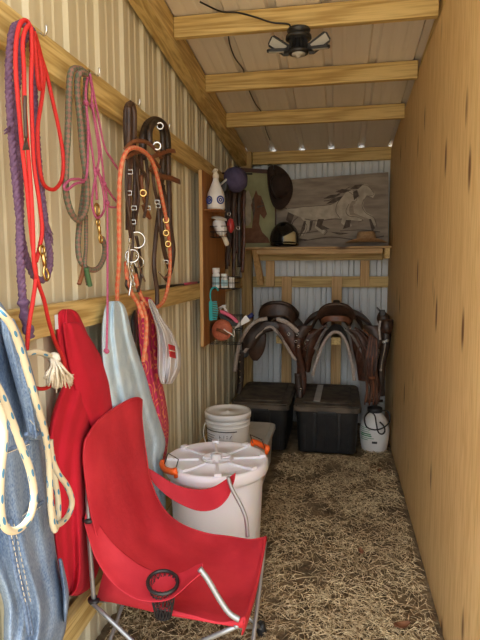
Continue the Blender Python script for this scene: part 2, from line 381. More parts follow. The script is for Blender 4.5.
# ================================================================ THE SETTING
def roof_z(y): return 3.025-.098*y            # underside of the roof's flats
def rib_profile(length, pitch, h, minor, start=0):
    """(distance, height) of a ribbed tin sheet: a major rib every pitch, two low ribs between"""
    out = [(0, 0)]; k = start
    while k < length:
        for d, z in ((-.030, 0), (-.017, h), (.017, h), (.030, 0), (pitch*.36-.014, 0), (pitch*.36-.006, minor), (pitch*.36+.006, minor), (pitch*.36+.014, 0),
                     (pitch*.64-.014, 0), (pitch*.64-.006, minor), (pitch*.64+.006, minor), (pitch*.64+.014, 0)):
            if 0 < k+d < length: out.append((k+d, z))
        k += pitch
    out.append((length, 0)); return out
Y0 = .75
# left wall: ribs press inwards to the girts
mb = MB(); pr = rib_profile(D+.03-Y0, .25, .015, .004, .10)
vs = []
for d, h in pr:
    y = Y0+d; x = XL-.024+h; zt = roof_z(y)+.01
    vs += [(x, y, -.02), (x, y, zt), (x-.004, y, zt), (x-.004, y, -.02)]
fs = [(4*i+a, 4*i+b, 4*i+4+b, 4*i+4+a) for i in range(len(pr)-1) for a, b in ((0, 1), (1, 2), (2, 3), (3, 0))]
struct(mb.add(vs, fs, smooth=False).build('wall_left', M['tin']))
# back wall
mb = MB(); pr = rib_profile(XR+.1-XL+.03, .25, .020, .006, .07); vs = []
for d, h in pr:
    x = XL-.03+d; y = D+.024-h; zt = roof_z(D)-.006
    vs += [(x, y, -.02), (x, y, zt), (x, y+.004, zt), (x, y+.004, -.02)]
fs = [(4*i+a, 4*i+b, 4*i+4+b, 4*i+4+a) for i in range(len(pr)-1) for a, b in ((0, 1), (1, 2), (2, 3), (3, 0))]
struct(mb.add(vs, fs, smooth=False).build('wall_back', M['tinb']))
# plywood partition on the right
def ply_top(y): return min(2.73-.036*y, roof_z(y)-.004)
mb = MB(); ys = [.95, 1.5, 2.5, 3.5, 4.5, 5.10]
vs = []
ys[-1] = 5.14
for y in ys: vs += [(XR, y, -.02), (XR+.013, y, -.02), (XR+.013, y, ply_top(y)), (XR, y, ply_top(y))]
fs = [(4*i+a, 4*i+b, 4*i+4+b, 4*i+4+a) for i in range(len(ys)-1) for a, b in ((0, 1), (1, 2), (2, 3), (3, 0))]+[(0, 1, 2, 3), (23, 22, 21, 20)]
struct(mb.add(vs, fs, smooth=False).build('wall_right', M['ply'], loc=(XR, 3, 0)))
# roof sheets with open rib ends above the back beam
mb = MB(); x0, x1 = XL-.15, XR+1.1; pr = rib_profile(x1-x0, .262, .022, .002, .21); vs = []
for d, h in pr:
    for y in (Y0-.35, D+.13):
        z = roof_z(y)+h; vs += [(x0+d, y, z), (x0+d, y, z+.004)]
fs = [(4*i+a, 4*i+b, 4*i+4+b, 4*i+4+a) for i in range(len(pr)-1) for a, b in ((0, 1), (1, 3), (3, 2), (2, 0))]
struct(mb.add(vs, fs, smooth=False).build('ceiling', M['roof']))
# ground under and outside
mb = MB(); g = []
for i in range(60):
    row = []
    for j in range(30):
        x = XL-.05+j*(XR+.12-XL)/29; y = .3+i*(D-.2)/59
        row.append((x, y, -.022+.016*noise.noise(Vector((x*5, y*5, 0)))+.008*noise.noise(Vector((x*17, y*17, 3)))))
    g.append(row)
struct(mb.sheet(g, .01).build('floor', M['dirt'], loc=(0, 2.5, 0)))
M['ground'] = var('pale_dry_ground', (.30, .24, .15), (.42, .35, .23), .95, scale=3)
struct(MB().box((-14, -22, -.12), (14, 7, -.05)).build('ground', M['ground']))
n_t = [0]
def trim(mb, mat, **k):
    n_t[0] += 1; return struct(mb.build('trim_%d' % n_t[0], mat, bevel=.003, **k))
def rafter(xa, xb, h):
    mb = MB(); ya, yb = Y0, 5.02
    return mb.hexa([(xa, ya, roof_z(ya)-h), (xb, ya, roof_z(ya)-h), (xb, ya, roof_z(ya)-.002), (xa, ya, roof_z(ya)-.002),
                    (xa, yb, roof_z(yb)-h), (xb, yb, roof_z(yb)-h), (xb, yb, roof_z(yb)-.002), (xa, yb, roof_z(yb)-.002)])
trim(rafter(XL+.001, -.845, .14), M['pineY']); trim(rafter(XR+.016, XR+.06, .14), M['pineY'])
for y in (1.45, 2.10, 2.76, 3.42, 4.06):                 # purlins
    z = roof_z(y+.02)-.006
    trim(MB().hexa([(-.843, y, z-.10), (XR-.002, y, z-.10), (XR-.002, y, z), (-.843, y, z), (-.843, y+.04, z-.10), (XR-.002, y+.04, z-.10), (XR-.002, y+.04, z-.002), (-.843, y+.04, z-.002)]), M['pineX'])
trim(MB().box((-.80, 5.03, 2.415), (XR-.002, 5.075, roof_z(5.08)-.001)), M['pineX'])    # beam on the back wall
trim(MB().box((-.90, 4.985, 0), (-.805, 5.075, roof_z(5.08)-.001)), M['pineZ'])          # corner post
trim(MB().box((-.80, 5.035, 1.285), (XR-.002, 5.075, 1.385)), M['pineX'])               # back girt
for za, zb in ((2.093, 2.201), (1.279, 1.375), (.185, .289)):                           # girts along the left wall
    trim(MB().box((XL+.001, Y0+.02, za), (XL+.040, 4.98, zb)), M['pineY'])
# ---------------------------------------------------------------- straw on the floor
mb = MB(); rs = random.Random(3)
def blade(x, y, L, w, hz, ang, tilt, bend):
    dx, dy = math.cos(ang), math.sin(ang); p = []
    for i, t in enumerate((0, .5, 1)):
        a = ang+bend*(t-.5); q = Vector((x+math.cos(a)*L*(t-.5), y+math.sin(a)*L*(t-.5), max(.001, hz+tilt*L*(t-.5)+.012*math.sin(PI*t))))
        p.append(q)
    n = Vector((-dy, dx, 0)); vs = []
    for i, q in enumerate(p):
        s = w*(.6 if i != 1 else 1); vs += [q+n*s, q-n*s, q+Vector((0, 0, s*1.1))]
    mb.add(vs, [(3*i+a, 3*i+b, 3*i+3+b, 3*i+3+a) for i in (0, 1) for a, b in ((0, 1), (1, 2), (2, 0))]+[(0, 2, 1), (6, 7, 8)], smooth=False)
for i in range(30000):
    y = 1.35+3.7*rs.random()**1.25; x = rs.uniform(XL+.03, XR-.035)
    if noise.noise(Vector((x*4, y*4, 9)))+.55 < rs.random()*.9: continue
    L = rs.uniform(.02, .10)*(1.5 if rs.random() < .15 else .85)
    if (y > 4.14 and x < .21) or (x < -.43 and 2.9 < y) or (x < -.33 and 2.22 < y < 2.73): continue
    if x+L/2 > XR-.01 or x-L/2 < XL+.01: continue
    edge = .012*max(0, 1-(XR-x)/.12)
    blade(x, y, L, rs.uniform(.0008, .0024), rs.uniform(.001, .012)+edge, rs.uniform(0, PI), rs.gauss(0, .10), rs.gauss(0, .9))
o = mb.build('straw', M['straw'], loc=(-.2, 2.5, 0))
tag(o, 'dry chopped straw scattered over the dirt floor', 'straw', kind='stuff')
M['leaf'] = var('dead_leaf', (.16, .06, .025), (.25, .11, .05), .8, scale=40)
for i, (px, py, L, a, lab) in enumerate([(402, 626, .075, .4, 'curled reddish brown dead leaf on the straw at the bottom right'), (361, 552, .05, 1.9, 'small brown dead leaf on the straw beside the plywood wall'), (379, 471, .05, 1.2, 'small reddish dead leaf on the straw just before the white sprayer')]):
    c = atZ(px, py, .03); mb = MB(); g = []
    for r_ in range(7):
        t = r_/6; w = .3*L*math.sin(PI*(t*.9+.05)); row = []
        for s in range(5):
            u = s/4*2-1; lx, ly = (t-.5)*L, u*w
            row.append(c+Vector((lx*math.cos(a)-ly*math.sin(a), lx*math.sin(a)+ly*math.cos(a), .012*u*u+.012*(t-.5)**2*4-.006)))
        g.append(row)
    tag(mb.sheet(g, .0012).build('dead_leaf', M['leaf'], sub=1), lab, 'leaf', 'dead leaves in the straw')
# ---------------------------------------------------------------- shelf
sh = thing('shelf', 'rough timber shelf on wooden brackets across the back wall', 'shelf', (-.19, 5.03, 1.53))
SZ = 1.648; SY = 4.72
MB().box((-.86, SY, SZ-.016), (XR-.006, 4.985, SZ)).build('shelf_board', M['pineWX'], sh, bevel=.002)
MB().box((-.795, 4.985, SZ-.016), (XR-.006, 5.033, SZ)).build('shelf_board', M['pineWX'], sh, bevel=.002)
MB().box((-.72, SY+.02, SZ-.062), (.36, SY+.055, SZ-.018)).build('front_rail', M['pineWX'], sh, bevel=.003)
MB().box((-.74, 4.99, SZ-.115), (.385, 5.03, SZ-.018)).build('back_rail', M['pineX'], sh, bevel=.003)
MB().box((.375, SY+.01, SZ-.105), (.42, 4.98, SZ-.018)).build('end_block', M['pineY'], sh, bevel=.003)
for xa, xb in ((-.672, -.592), (.187, .268)): MB().box((xa, 4.992, SZ-.352), (xb, 5.033, SZ-.117)).build('upright', M['pineW'], sh, bevel=.003)
for x in (-.73, ): MB().hexa([(x-.04, SY+.06, SZ-.02), (x+.01, SY+.06, SZ-.02), (x+.01, SY+.12, SZ-.02), (x-.04, SY+.12, SZ-.02), (x-.01, 4.93, SZ-.34), (x+.045, 4.93, SZ-.34), (x+.045, 4.985, SZ-.30), (x-.01, 4.985, SZ-.30)][::-1]).build('brace', M['pineW'], sh)
# ---------------------------------------------------------------- light
sun = bpy.data.lights.new('sun', 'SUN'); so = bpy.data.objects.new('sun', sun); C.objects.link(so)
sun.energy = 3.6; sun.angle = .02; sun.color = (1, .93, .80)
so.rotation_euler = Vector((.28, .34, -1)).to_track_quat('-Z', 'Y').to_euler()
w = bpy.data.worlds.new('world'); bpy.context.scene.world = w; w.use_nodes = True
wb = w.node_tree.nodes['Background']; wb.inputs[0].default_value = (.90, .95, 1.0, 1); wb.inputs[1].default_value = 1.0
vs_ = bpy.context.scene.view_settings; vs_.view_transform = 'Standard'; vs_.look = 'None'; vs_.exposure = 1.9; vs_.gamma = 1
cy = bpy.context.scene.cycles if hasattr(bpy.context.scene, 'cycles') else None
if cy: cy.max_bounces = 8; cy.diffuse_bounces = 5
# ================================================================ TACK ON THE LEFT WALL
def hook(px, py, label):
    p = W(px, py, .04); mb = MB()
    mb.tube(cat([p+Vector((-.004, 0, 0)), p+Vector((.022, 0, -.004)), p+Vector((.036, -.004, -.014)), p+Vector((.046, -.006, -.004)), p+Vector((.046, -.006, .012))], 6), .0032, 8)
    mb.lathe([(0, 0), (.013, 0), (.013, .003), (0, .004)], 14, p+Vector((.001, 0, 0)), (1, 0, 0))
    tag(mb.build('wall_hook', M['steel'], loc=p), label, 'hook', 'screw hooks on the upper rail')
def ring(mb, c, R, r, nrm=(1, 0, 0), a0=0, a1=2*PI, n=22, sx=1.0):
    q = Vector((0, 0, 1)).rotation_difference(Vector(nrm).normalized()); c = Vector(c)
    full = abs(a1-a0-2*PI) < 1e-6
    pts = [c+q @ Vector((R*sx*math.cos(a0+(a1-a0)*i/n), R*math.sin(a0+(a1-a0)*i/n), 0)) for i in range(n if full else n+1)]
    return mb.tube(pts, r, 7, full)
def snap(mb, p, d, L=.09, r=.006):
    """a bolt snap: swivel eye, barrel and open hook"""
    p, d = Vector(p), Vector(d).normalized()
    ring(mb, p, .012, .0035, (1, 0, 0))
    mb.tube([p+d*.012, p+d*L*.55], r, 8); mb.tube([p+d*L*.3, p+d*L*.3+Vector((0, .012, .004))], .003, 6)
    s = d.cross(Vector((1, 0, 0))).normalized()
    mb.tube(cat([p+d*L*.5, p+d*L*.7+s*.012, p+d*L*.92+s*.009, p+d*L-s*.002, p+d*L*.85-s*.011, p+d*L*.62-s*.004], 5), .0038, 7)
def knot(mb, p, R, r):
    for k, ax in enumerate(((1, .3, .2), (.2, 1, .4), (.3, .2, 1))): ring(mb, p, R*.55, r, ax, n=12)
hook(33, 32, 'steel screw hook holding the purple and the red rope'); hook(88, 73, 'steel screw hook holding the green braided rope and pink halter')
hook(130, 103, 'steel screw hook holding the nearer brown bridle'); hook(161, 127, 'steel screw hook holding the farther brown bridle, last on the rail')
# purple twisted rope
t = thing('purple_rope', 'thick twisted purple cotton rope with a frayed end, looped at far left', 'rope', W(30, 30, .07))
mb = MB()
mb.twist(WP([(33, 32, .09), (24, 24, .085), (14, 28, .075), (10, 50, .07), (9, 85, .07), (11, 125, .07), (14, 165, .07), (18, 205, .07), (22, 240, .07), (29, 266, .07), (38, 280, .07), (47, 276, .075), (50, 258, .08), (47, 235, .075), (43, 205, .07), (39, 170, .07), (36, 130, .065), (34, 90, .06), (33, 55, .06), (32, 34, .07)], .07, 8), .0105, .05)
mb.twist(WP([(30, 30, .062), (22, 45, .055), (17, 80, .055), (16, 120, .052), (19, 160, .052), (20, 210, .06), (20, 250, .085), (22, 290, .088), (25, 318, .085), (28, 332, .08)], .06, 8), .0115, .05)
mb.build('strands', M['purple'], t)
mb = MB()
for k in range(9): mb.tube(WP([(44+k*.3, 221+k, .085), (49+k*.3, 226+k*1.2, .09), (51+(k % 3), 231+k*1.8, .085)], .08, 3), .0016, 5)
mb.build('frayed_end', M['purple'], t); mb = MB()
for k in range(6): mb.tube(WP([(10, 126+k, .075), (6-(k % 3), 129+k, .08)], .08, 3), .0016, 5)
mb.build('frayed_end', M['purple'], t)
mb = MB(); mb.tube(WP([(23, 300, .088), (26, 320, .088), (30, 337, .088)], .09, 5), [.014+.004*math.sin(i*1.9) for i in range(11)], 9); mb.build('wrapped_end', M['purple'], t)
# red rope lead
t = thing('red_rope', 'thin bright red lead rope with brass snap, looped over the purple rope', 'rope', W(33, 32, .10))
mb = MB()
runs = [[(33, 33, .125), (27, 21, .115), (20, 24, .112), (16, 45, .11), (16, 75, .11), (19, 110, .11), (22, 145, .11), (27, 190, .11), (31, 230, .11), (34, 258, .115), (36, 275, .115), (33, 300, .12), (29, 325, .12), (27, 348, .11), (25, 372, .10), (32, 386, .10), (46, 388, .10), (60, 377, .09), (64, 362, .09), (56, 344, .09), (49, 322, .10), (44, 300, .11), (38, 282, .118), (34, 262, .122), (33, 230, .12), (31, 190, .12), (28, 150, .12), (25, 110, .12), (24, 70, .12), (23, 40, .12), (28, 26, .125), (33, 34, .12)],
        [(31, 27, .128), (32, 50, .125), (31, 85, .125), (32, 125, .125), (34, 165, .125), (39, 200, .125), (42, 228, .125), (40, 245, .122), (36, 262, .12)],
        [(34, 32, .115), (38, 48, .10), (46, 72, .09), (52, 98, .09), (58, 125, .09), (63, 155, .09), (62, 178, .09), (55, 189, .09), (46, 187, .09), (41, 176, .095), (38, 150, .10), (38, 125, .10), (42, 98, .09), (44, 75, .09), (40, 52, .10), (35, 34, .11)],
        [(34, 34, .115), (36, 60, .11), (38, 82, .105), (40, 89, .10), (42, 80, .10), (40, 60, .10), (36, 40, .11)]]
for p in runs: mb.tube(WP(p, .1, 8), .0058, 9)
mb.build('rope', M['red'], t)
mb = MB(); snap(mb, W(42, 250, .13), Vector((0, .25, -1)), .085); mb.build('snap', M['brass'], t)
mb = MB(); mb.tube(WP([(25, 96, .135), (25, 115, .135), (26, 138, .135)], .13, 5), .0048, 8)
for k in range(5): mb.tube(WP([(26, 137, .135), (23+k*1.5, 150, .137)], .13, 2), .0018, 5)
mb.build('leather_popper', M['mleather'], t)['label'] = 'brown leather popper with a short fringe'
# green and rose braided rope
t = thing('braided_rope', 'round braided rope in green and rose with a brass snap, second hook along', 'rope', W(86, 75, .08))
mb = MB()
mb.tube(WP([(87, 74, .095), (79, 69, .09), (71, 72, .085), (69, 95, .085), (68, 130, .085), (66, 165, .085), (66, 192, .085), (71, 212, .085), (79, 220, .085), (86, 208, .088), (87, 185, .088), (83, 155, .09), (80, 120, .09), (77, 90, .09), (79, 74, .10), (87, 75, .095)], .08, 8), .0105, 12)
mb.tube(WP([(86, 78, .07), (85, 110, .065), (86, 150, .065), (84, 190, .065), (80, 220, .065), (78, 243, .07), (80, 260, .075), (88, 269, .08), (97, 269, .085), (103, 260, .085), (105, 248, .088), (102, 238, .09)], .07, 8), .0098, 12)
mb.tube(WP([(86, 215, .07), (86, 245, .072), (85, 265, .09), (88, 285, .09)], .07, 8), .007, 10); mb.build('rope', M['braid'], t)
mb = MB(); mb.tube(WP([(84, 266, .085), (82, 275, .085), (79, 284, .085)], .08, 5), .0075, 9); o = mb.build('end_wrap', M['leather2'], t)
mb = MB(); mb.tube(WP([(86, 268, .10), (88, 277, .10), (90, 286, .10)], .08, 5), .0085, 9); M['green'] = base('green_tape', (.05, .12, .045), .7)[0]; o = mb.build('end_wrap', M['green'], t); o['label'] = 'green wrapped rope end'
mb = MB(); snap(mb, W(98, 222, .095), Vector((0, .3, -1)), .075); ring(mb, W(97, 210, .095), .021, .0045, (1, .1, 0)); mb.build('snap', M['brass'], t)
# pink rope halter
t = thing('rope_halter', 'thin pink knotted rope halter whose long tail hangs down over the grey towel', 'halter', W(88, 76, .10)); mb = MB()
for p in ([(88, 75, .10), (86, 88, .10), (86, 102, .10), (88, 125, .10), (88, 150, .10), (86, 178, .105), (78, 179, .11), (70, 180, .11), (64, 186, .11), (67, 190, .11), (75, 184, .11), (84, 182, .11)],
          [(89, 75, .10), (92, 90, .10), (92, 105, .10), (96, 130, .10), (99, 155, .10), (97, 170, .105), (94, 185, .10), (92, 204, .10), (97, 218, .105), (104, 210, .10), (103, 190, .10), (98, 172, .10)],
          [(86, 103, .10), (89, 130, .095), (94, 165, .10), (97, 200, .10)], [(92, 105, .105), (99, 140, .10), (103, 170, .10), (104, 184, .10)],
          [(90, 74, .11), (96, 105, .10), (104, 145, .10), (112, 160, .10), (120, 172, .10)], [(104, 184, .10), (112, 196, .10), (119, 206, .10), (110, 207, .10), (107, 203, .10)],
          [(97, 170, .10), (104, 184, .10), (107, 203, .10), (107.5, 240, .11), (107.5, 280, .13), (107.5, 310, .165), (107, 335, .17), (106.5, 350, .17)]):
    mb.tube(WP(p, .1, 7), .0042, 8)
for k in ((86, 103, .10), (92, 106, .10), (97, 170, .105), (104, 184, .10), (107, 203, .10), (106.5, 351, .17)): knot(mb, W(*k), .011, .0045)
mb.build('rope', M['pink'], t)
# bridles
def strap(mb, pts, w=.018, t=.004, ref=(.45, -.9, 0), per=6): return mb.tube(WP(pts, .08, per), 1, prof=(w, t), ref=ref)
def buckle(mb, px, py, off, s=.010):
    c = W(px, py, off); q = [c+Vector((a*s*.9, a*s*.45, b*s)) for a, b in ((-1, -.8), (1, -.8), (1, .8), (-1, .8))]; mb.tube(q, .0022, 6, True)
t = thing('bridle', 'brown leather bridle with a steel bit, hanging on the third hook', 'bridle', W(130, 104, .09))
mb = MB()
strap(mb, [(127, 150, .075), (126, 125, .08), (127, 108, .088), (131, 104, .095), (134, 112, .10), (134, 130, .10), (133, 150, .10)], .024)
strap(mb, [(129, 106, .10), (129, 130, .10), (128, 160, .10), (128, 200, .10), (128, 230, .10)], .02)
strap(mb, [(134, 145, .095), (135, 175, .095), (134, 205, .095), (133, 232, .10)], .018)
mb.build('headpiece', M['mleather'], t)
mb = MB(); strap(mb, [(125, 150, .11), (133, 142, .12), (146, 142, .13), (156, 150, .12), (162, 160, .11)], .017); strap(mb, [(126, 158, .115), (138, 152, .125), (150, 156, .13), (160, 168, .12)], .015); mb.build('browband', M['leather2'], t)
mb = MB(); strap(mb, [(131, 150, .105), (130, 180, .108), (129, 215, .108), (131, 238, .108)], .015); strap(mb, [(137, 158, .10), (138, 190, .10), (135, 225, .10)], .014); strap(mb, [(141, 155, .09), (142, 178, .09), (139, 190, .09)], .016); mb.build('cheek_strap', M['leather'], t)
mb = MB()
for q in ((130, 172, .118), (134, 208, .11), (129, 193, .115), (133, 222, .115)): mb = MB(); buckle(mb, *q); mb.build('buckle', M['steel'], t)
mb = MB(); ring(mb, W(137, 240, .12), .032, .004, (.5, -.9, 0)); ring(mb, W(132, 256, .125), .026, .004, (.3, -.9, .3)); ring(mb, W(139, 262, .12), .024, .0038, (.8, -.5, .2))
mb.tube(WP([(130, 243, .13), (128, 262, .13), (131, 280, .13), (129, 296, .125)], .12, 6), .0045, 8); mb.tube(WP([(136, 255, .125), (141, 272, .125), (145, 281, .12)], .12, 6), .004, 8)
for k in range(7): ring(mb, W(129+k*.6, 264+k*3.4, .118), .010, .0026, (1, -1+2*(k % 2), .2), n=10)
mb.build('bit', M['steel'], t)
mb = MB(); mb.tube(WP([(129, 272, .11), (126, 284, .11), (129, 290, .11)], .11, 5), .005, 7).build('curb_strap', M['dleather'], t); mb = MB(); strap(mb, [(134, 262, .10), (137, 275, .10), (139, 290, .10)], .012); mb.build('curb_strap', M['dleather'], t)
for p_, w_ in (([(132, 148, .115), (139, 165, .12), (146, 178, .12), (147, 200, .115), (144, 218, .11)], .012), ([(127, 160, .12), (126, 190, .12), (130, 220, .12), (133, 240, .12), (131, 262, .12)], .011), ([(136, 236, .112), (140, 255, .11), (141, 275, .108), (138, 292, .108)], .012), ([(140, 150, .105), (137, 172, .11), (139, 200, .11), (134, 226, .115)], .010)):
    strap(MB(), p_, w_).build('strap', M['mleather'], t)
t = thing('bridle', 'dark brown leather bridle with brass rings and loose strap tips, hanging on the farthest hook', 'bridle', W(160, 128, .09))
mb = MB()
strap(mb, [(143, 160, .07), (143, 138, .075), (147, 125, .08), (155, 120, .09), (163, 124, .10), (167, 136, .10), (168, 155, .095)], .034)
strap(mb, [(150, 145, .11), (150, 130, .11), (156, 122, .115), (162, 130, .115), (163, 150, .11), (163, 175, .10)], .026)
mb.build('headpiece', M['dleather'], t)
mb = MB(); strap(mb, [(168, 150, .09), (169, 190, .085), (170, 225, .085), (173, 250, .085), (170, 272, .085), (165, 280, .085)], .026); strap(mb, [(163, 170, .10), (160, 200, .10), (156, 235, .10), (154, 265, .10), (157, 290, .10), (157, 306, .10)], .02)
strap(mb, [(163, 185, .10), (162, 215, .105), (163, 245, .105), (169, 268, .10)], .020); mb.build('cheek_strap', M['mleather'], t)
mb = MB(); strap(mb, [(152, 157, .12), (160, 154, .12), (168, 151, .12), (175, 151, .12)], .02); strap(mb, [(150, 168, .12), (160, 176, .12), (170, 178, .12), (180, 182, .115)], .026); strap(mb, [(141, 175, .10), (143, 195, .10), (147, 210, .10), (150, 218, .10), (146, 214, .10), (143, 205, .10)], .014); mb.build('strap_tip', M['leather2'], t)
mb = MB()
for q in ((143, 193), (166, 220), (166, 233), (168, 244)): ring(MB(), W(*q, .122), .013, .005, (.4, -.9, 0), n=14).build('brass_ring', M['brass'], t)
ring(MB(), W(160, 126, .13), .014, .004, (.4, -.9, 0)).build('steel_ring', M['steel'], t); ring(MB(), W(157, 146, .13), .016, .006, (.4, -.9, 0)).build('steel_ring', M['steel'], t); mb = MB(); mb.tube(WP([(159, 272, .11), (163, 277, .11), (168, 276, .11), (172, 268, .11)], .1, 5), .004, 7); mb.build('curb_chain', M['steel'], t)
for q in ((157, 202, .12), (158, 206, .12), (148, 208, .112), (166, 262, .11)): mb = MB(); buckle(mb, *q, .010); mb.build('buckle', M['steel'], t)
for p_, w_ in (([(152, 160, .11), (154, 185, .11), (158, 205, .11), (160, 230, .11), (166, 255, .105)], .014), ([(165, 150, .115), (160, 170, .115), (165, 195, .11), (167, 215, .11)], .013), ([(146, 160, .10), (148, 180, .10), (145, 200, .10)], .014)):
    strap(MB(), p_, w_).build('strap', M['mleather'], t)
# coral braided reins
rope('reins', [[(118, 312, .06), (117, 290, .075), (119, 262, .10), (119, 230, .11), (119, 200, .125), (120, 175, .135), (124, 156, .14), (132, 148, .145), (143, 151, .145), (152, 161, .14), (158, 180, .135), (163, 203, .13), (168, 230, .12), (170, 256, .115), (169, 280, .11), (164, 300, .11), (155, 308, .11), (146, 304, .11), (139, 291, .10), (135, 274, .10)],
                 [(126, 262, .10), (127, 278, .11), (131, 292, .115), (138, 304, .12), (143, 318, .14)], [(141, 302, .12), (146, 318, .125), (146, 340, .12), (143, 362, .115)]], .0088, M['coralrope'], 'coral orange braided rope reins looped in front of both bridles', 'reins', n=12)
# riding crop lying on the middle girt
t = thing('riding_crop', 'black riding crop with a rose band, lying along the top of the middle rail', 'crop', W(190, 282, .03))
MB().tube([Vector((XL+.025, y, 1.381+.003)) for y in (2.75, 3.0, 3.3, 3.6)], [.007, .006, .006, .005], 8).build('shaft', M['blacks'], t)
MB().tube([Vector((XL+.025, y, 1.384)) for y in (3.08, 3.2, 3.38)], .0078, 8).build('wrap', M['pinkp'], t)
MB().tube([Vector((XL+.025, y, 1.386)) for y in (2.60, 2.68, 2.76)], .0095, 8).build('handle', M['black'], t)
# ---------------------------------------------------------------- clothes and cloths
def smooth(o): return o
t = thing('denim_jacket', 'faded blue denim jacket hanging at the far left edge with a rope over it', 'jacket', W(0, 312, .05))
drape([(296, -26, -6), (306, -32, 4), (322, -36, 12), (345, -38, 22), (375, -40, 32), (405, -40, 40), (435, -38, 45), (470, -36, 48), (500, -32, 51), (530, -24, 54), (560, -14, 58), (600, 2, 66), (625, 3, 67), (650, 3, 61), (690, 4, 58)], .07, .085, 2.2, .016, 34, .6, 6).build('body', M['denim'], t, sub=1)
drape([(318, 0, 14), (335, 2, 22), (360, 8, 30), (390, 16, 38), (412, 22, 42), (434, 27, 44), (440, 29, 41)], .145, .05, 1.5, .008, 16, 2.1, 5).build('sleeve', M['denim'], t, sub=1)
drape([(558, 58, 62), (575, 60, 66), (592, 62, 69), (612, 63, 68), (622, 64, 66)], .13, .03, 1, .004, 12, 0, 4).build('cuff', M['denim'], t, sub=1)
for pts, off in (([(4, 452), (16, 447), (28, 442)], .20), ([(8, 522), (11, 545), (16, 575), (24, 605), (29, 635)], .172), ([(11, 520), (14, 545), (19, 575), (27, 605), (32, 635)], .174), ([(13, 528), (24, 515), (38, 505), (43, 502)], .150), ([(26, 434), (34, 436), (42, 430)], .20)):
    MB().tube(WP(pts, off, 6), 1, prof=(.009, .006), ref=(1, 0, 0)).build('seam', M['denimd'], t)
for (a, b, off) in (((10, 527), (39, 502), .158), ((12, 531), (41, 506), .158), ((30, 420), (41, 434), .2), ((9, 524), (26, 604), .178), ((14, 524), (31, 604), .178), ((3, 455), (30, 444), .205)):
    mb = MB()
    for k in range(14):
        u, v = k/14, (k+.6)/14; mb.tube([W(a[0]+(b[0]-a[0])*u, a[1]+(b[1]-a[1])*u, off), W(a[0]+(b[0]-a[0])*v, a[1]+(b[1]-a[1])*v, off)], .0011, 5)
    mb.build('stitching', M['thread'], t)
t = thing('flecked_rope', 'cream rope with blue flecks and a white tassel, draped over the denim jacket', 'rope', W(5, 310, .25)); mb = MB()
for p in ([(-22, 300, .20), (-8, 306, .22), (2, 314, .24), (11, 325, .245), (19, 345, .24), (28, 374, .24), (37, 404, .24), (45, 433, .22), (49, 461, .20), (50, 494, .20), (52, 520, .20), (55, 531, .20)],
          [(-22, 362, .25), (-8, 378, .25), (2, 396, .25), (8, 411, .25), (14, 426, .25), (22, 448, .255), (30, 470, .26), (34, 494, .262), (31, 514, .262), (22, 527, .26), (11, 531, .26), (3, 523, .26), (0, 500, .26), (1, 470, .262), (4, 440, .265), (2, 416, .26), (-8, 395, .25), (-20, 380, .25)],
          [(50, 440, .17), (52, 458, .17), (58, 473, .175), (67, 486, .18), (72, 502, .18), (67, 517, .18), (56, 524, .19), (51, 505, .19)],
          [(52, 455, .165), (55, 480, .165), (58, 500, .165), (58, 521, .17), (55, 530, .19)],
          [(14, 358, .16), (21, 360, .15), (27, 354, .14), (37, 352, .145), (47, 355, .15), (53, 358, .15)], [(14, 356, .17), (20, 354, .16), (26, 357, .15)]): mb.tube(WP(p, .2, 8), .0082, 12)
mb.build('rope', M['fleck'], t)
mb = MB(); rt = random.Random(5)
for k in range(90):
    u = rt.random(); v = rt.random(); ex = 44+30*u; ey = 384-abs(u-.45)*14+rt.uniform(-3, 9)-v*5
    mb.tube(WP([(50+4*u, 355+3*v, .14+.02*v), (50+11*u+1, 364+2*v, .135+.05*v), (46+24*u, 374, .13+.06*v), (ex, ey+2, .12+.06*v)], .15, 3), .0022, 5)
mb.lathe([(0, -.016), (.012, -.012), (.017, 0), (.013, .014), (0, .018)], 14, W(54, 358, .155), (0, .7, -.5)).build('tassel', M['cream'], t)
t = thing('red_jacket', 'bright red fleece jacket hanging behind the red chair', 'jacket', W(66, 312, .06))
drape([(309, 63, 71), (313, 58, 78), (325, 56, 84), (343, 57, 92), (362, 60, 101), (385, 61, 110), (400, 56, 114), (420, 50, 110), (450, 46, 104), (480, 46, 103), (515, 50, 102), (548, 54, 101), (570, 57, 99), (588, 61, 90), (596, 62, 78)], .045, .045, 2.0, .010, 34, 1.4, 6).build('body', M['hood'], t, sub=1)
drape([(322, 62, 80), (345, 64, 95), (368, 68, 108), (385, 72, 115), (400, 76, 117), (414, 82, 115), (424, 88, 108), (430, 92, 100)], .07, .035, 1.2, .006, 18, .3, 5).build('sleeve', M['hood'], t, sub=1)
MB().box(tuple(W(56.5, 322, .10)-Vector((.001, .008, .022))), tuple(W(56.5, 322, .10)+Vector((.001, .008, .022)))).build('care_tag', M['paper'], t)
t = drape([(301, 110, 119), (305, 106, 124), (315, 103, 128), (340, 101, 134), (375, 103, 146), (400, 108, 153), (430, 114, 163), (443, 117, 166), (460, 124, 163), (480, 134, 164), (500, 141, 166), (515, 146, 165), (522, 149, 159)], .072, .032, 2.3, .010, 34, .9, 6).build('towel', M['towel'], sub=1)
tag(t, 'pale blue grey towel hanging on the middle rail behind the chair', 'towel')
t = drape([(297, 141, 150), (303, 138, 155), (315, 137, 157), (345, 139, 158), (375, 143, 161), (400, 148, 166), (425, 153, 169), (445, 156, 168), (457, 158, 166), (464, 160, 164)], .045, .022, 2, .007, 24, 2.2, 5, back=.01).build('patterned_towel', M['pinkpat'], sub=1)
tag(t, 'pink and orange patterned cloth hanging beside the pale towel', 'cloth')
t = thing('plastic_bag', 'thin white plastic shopping bag with a red mark, hanging by the patterned cloth', 'bag', W(150, 298, .09))
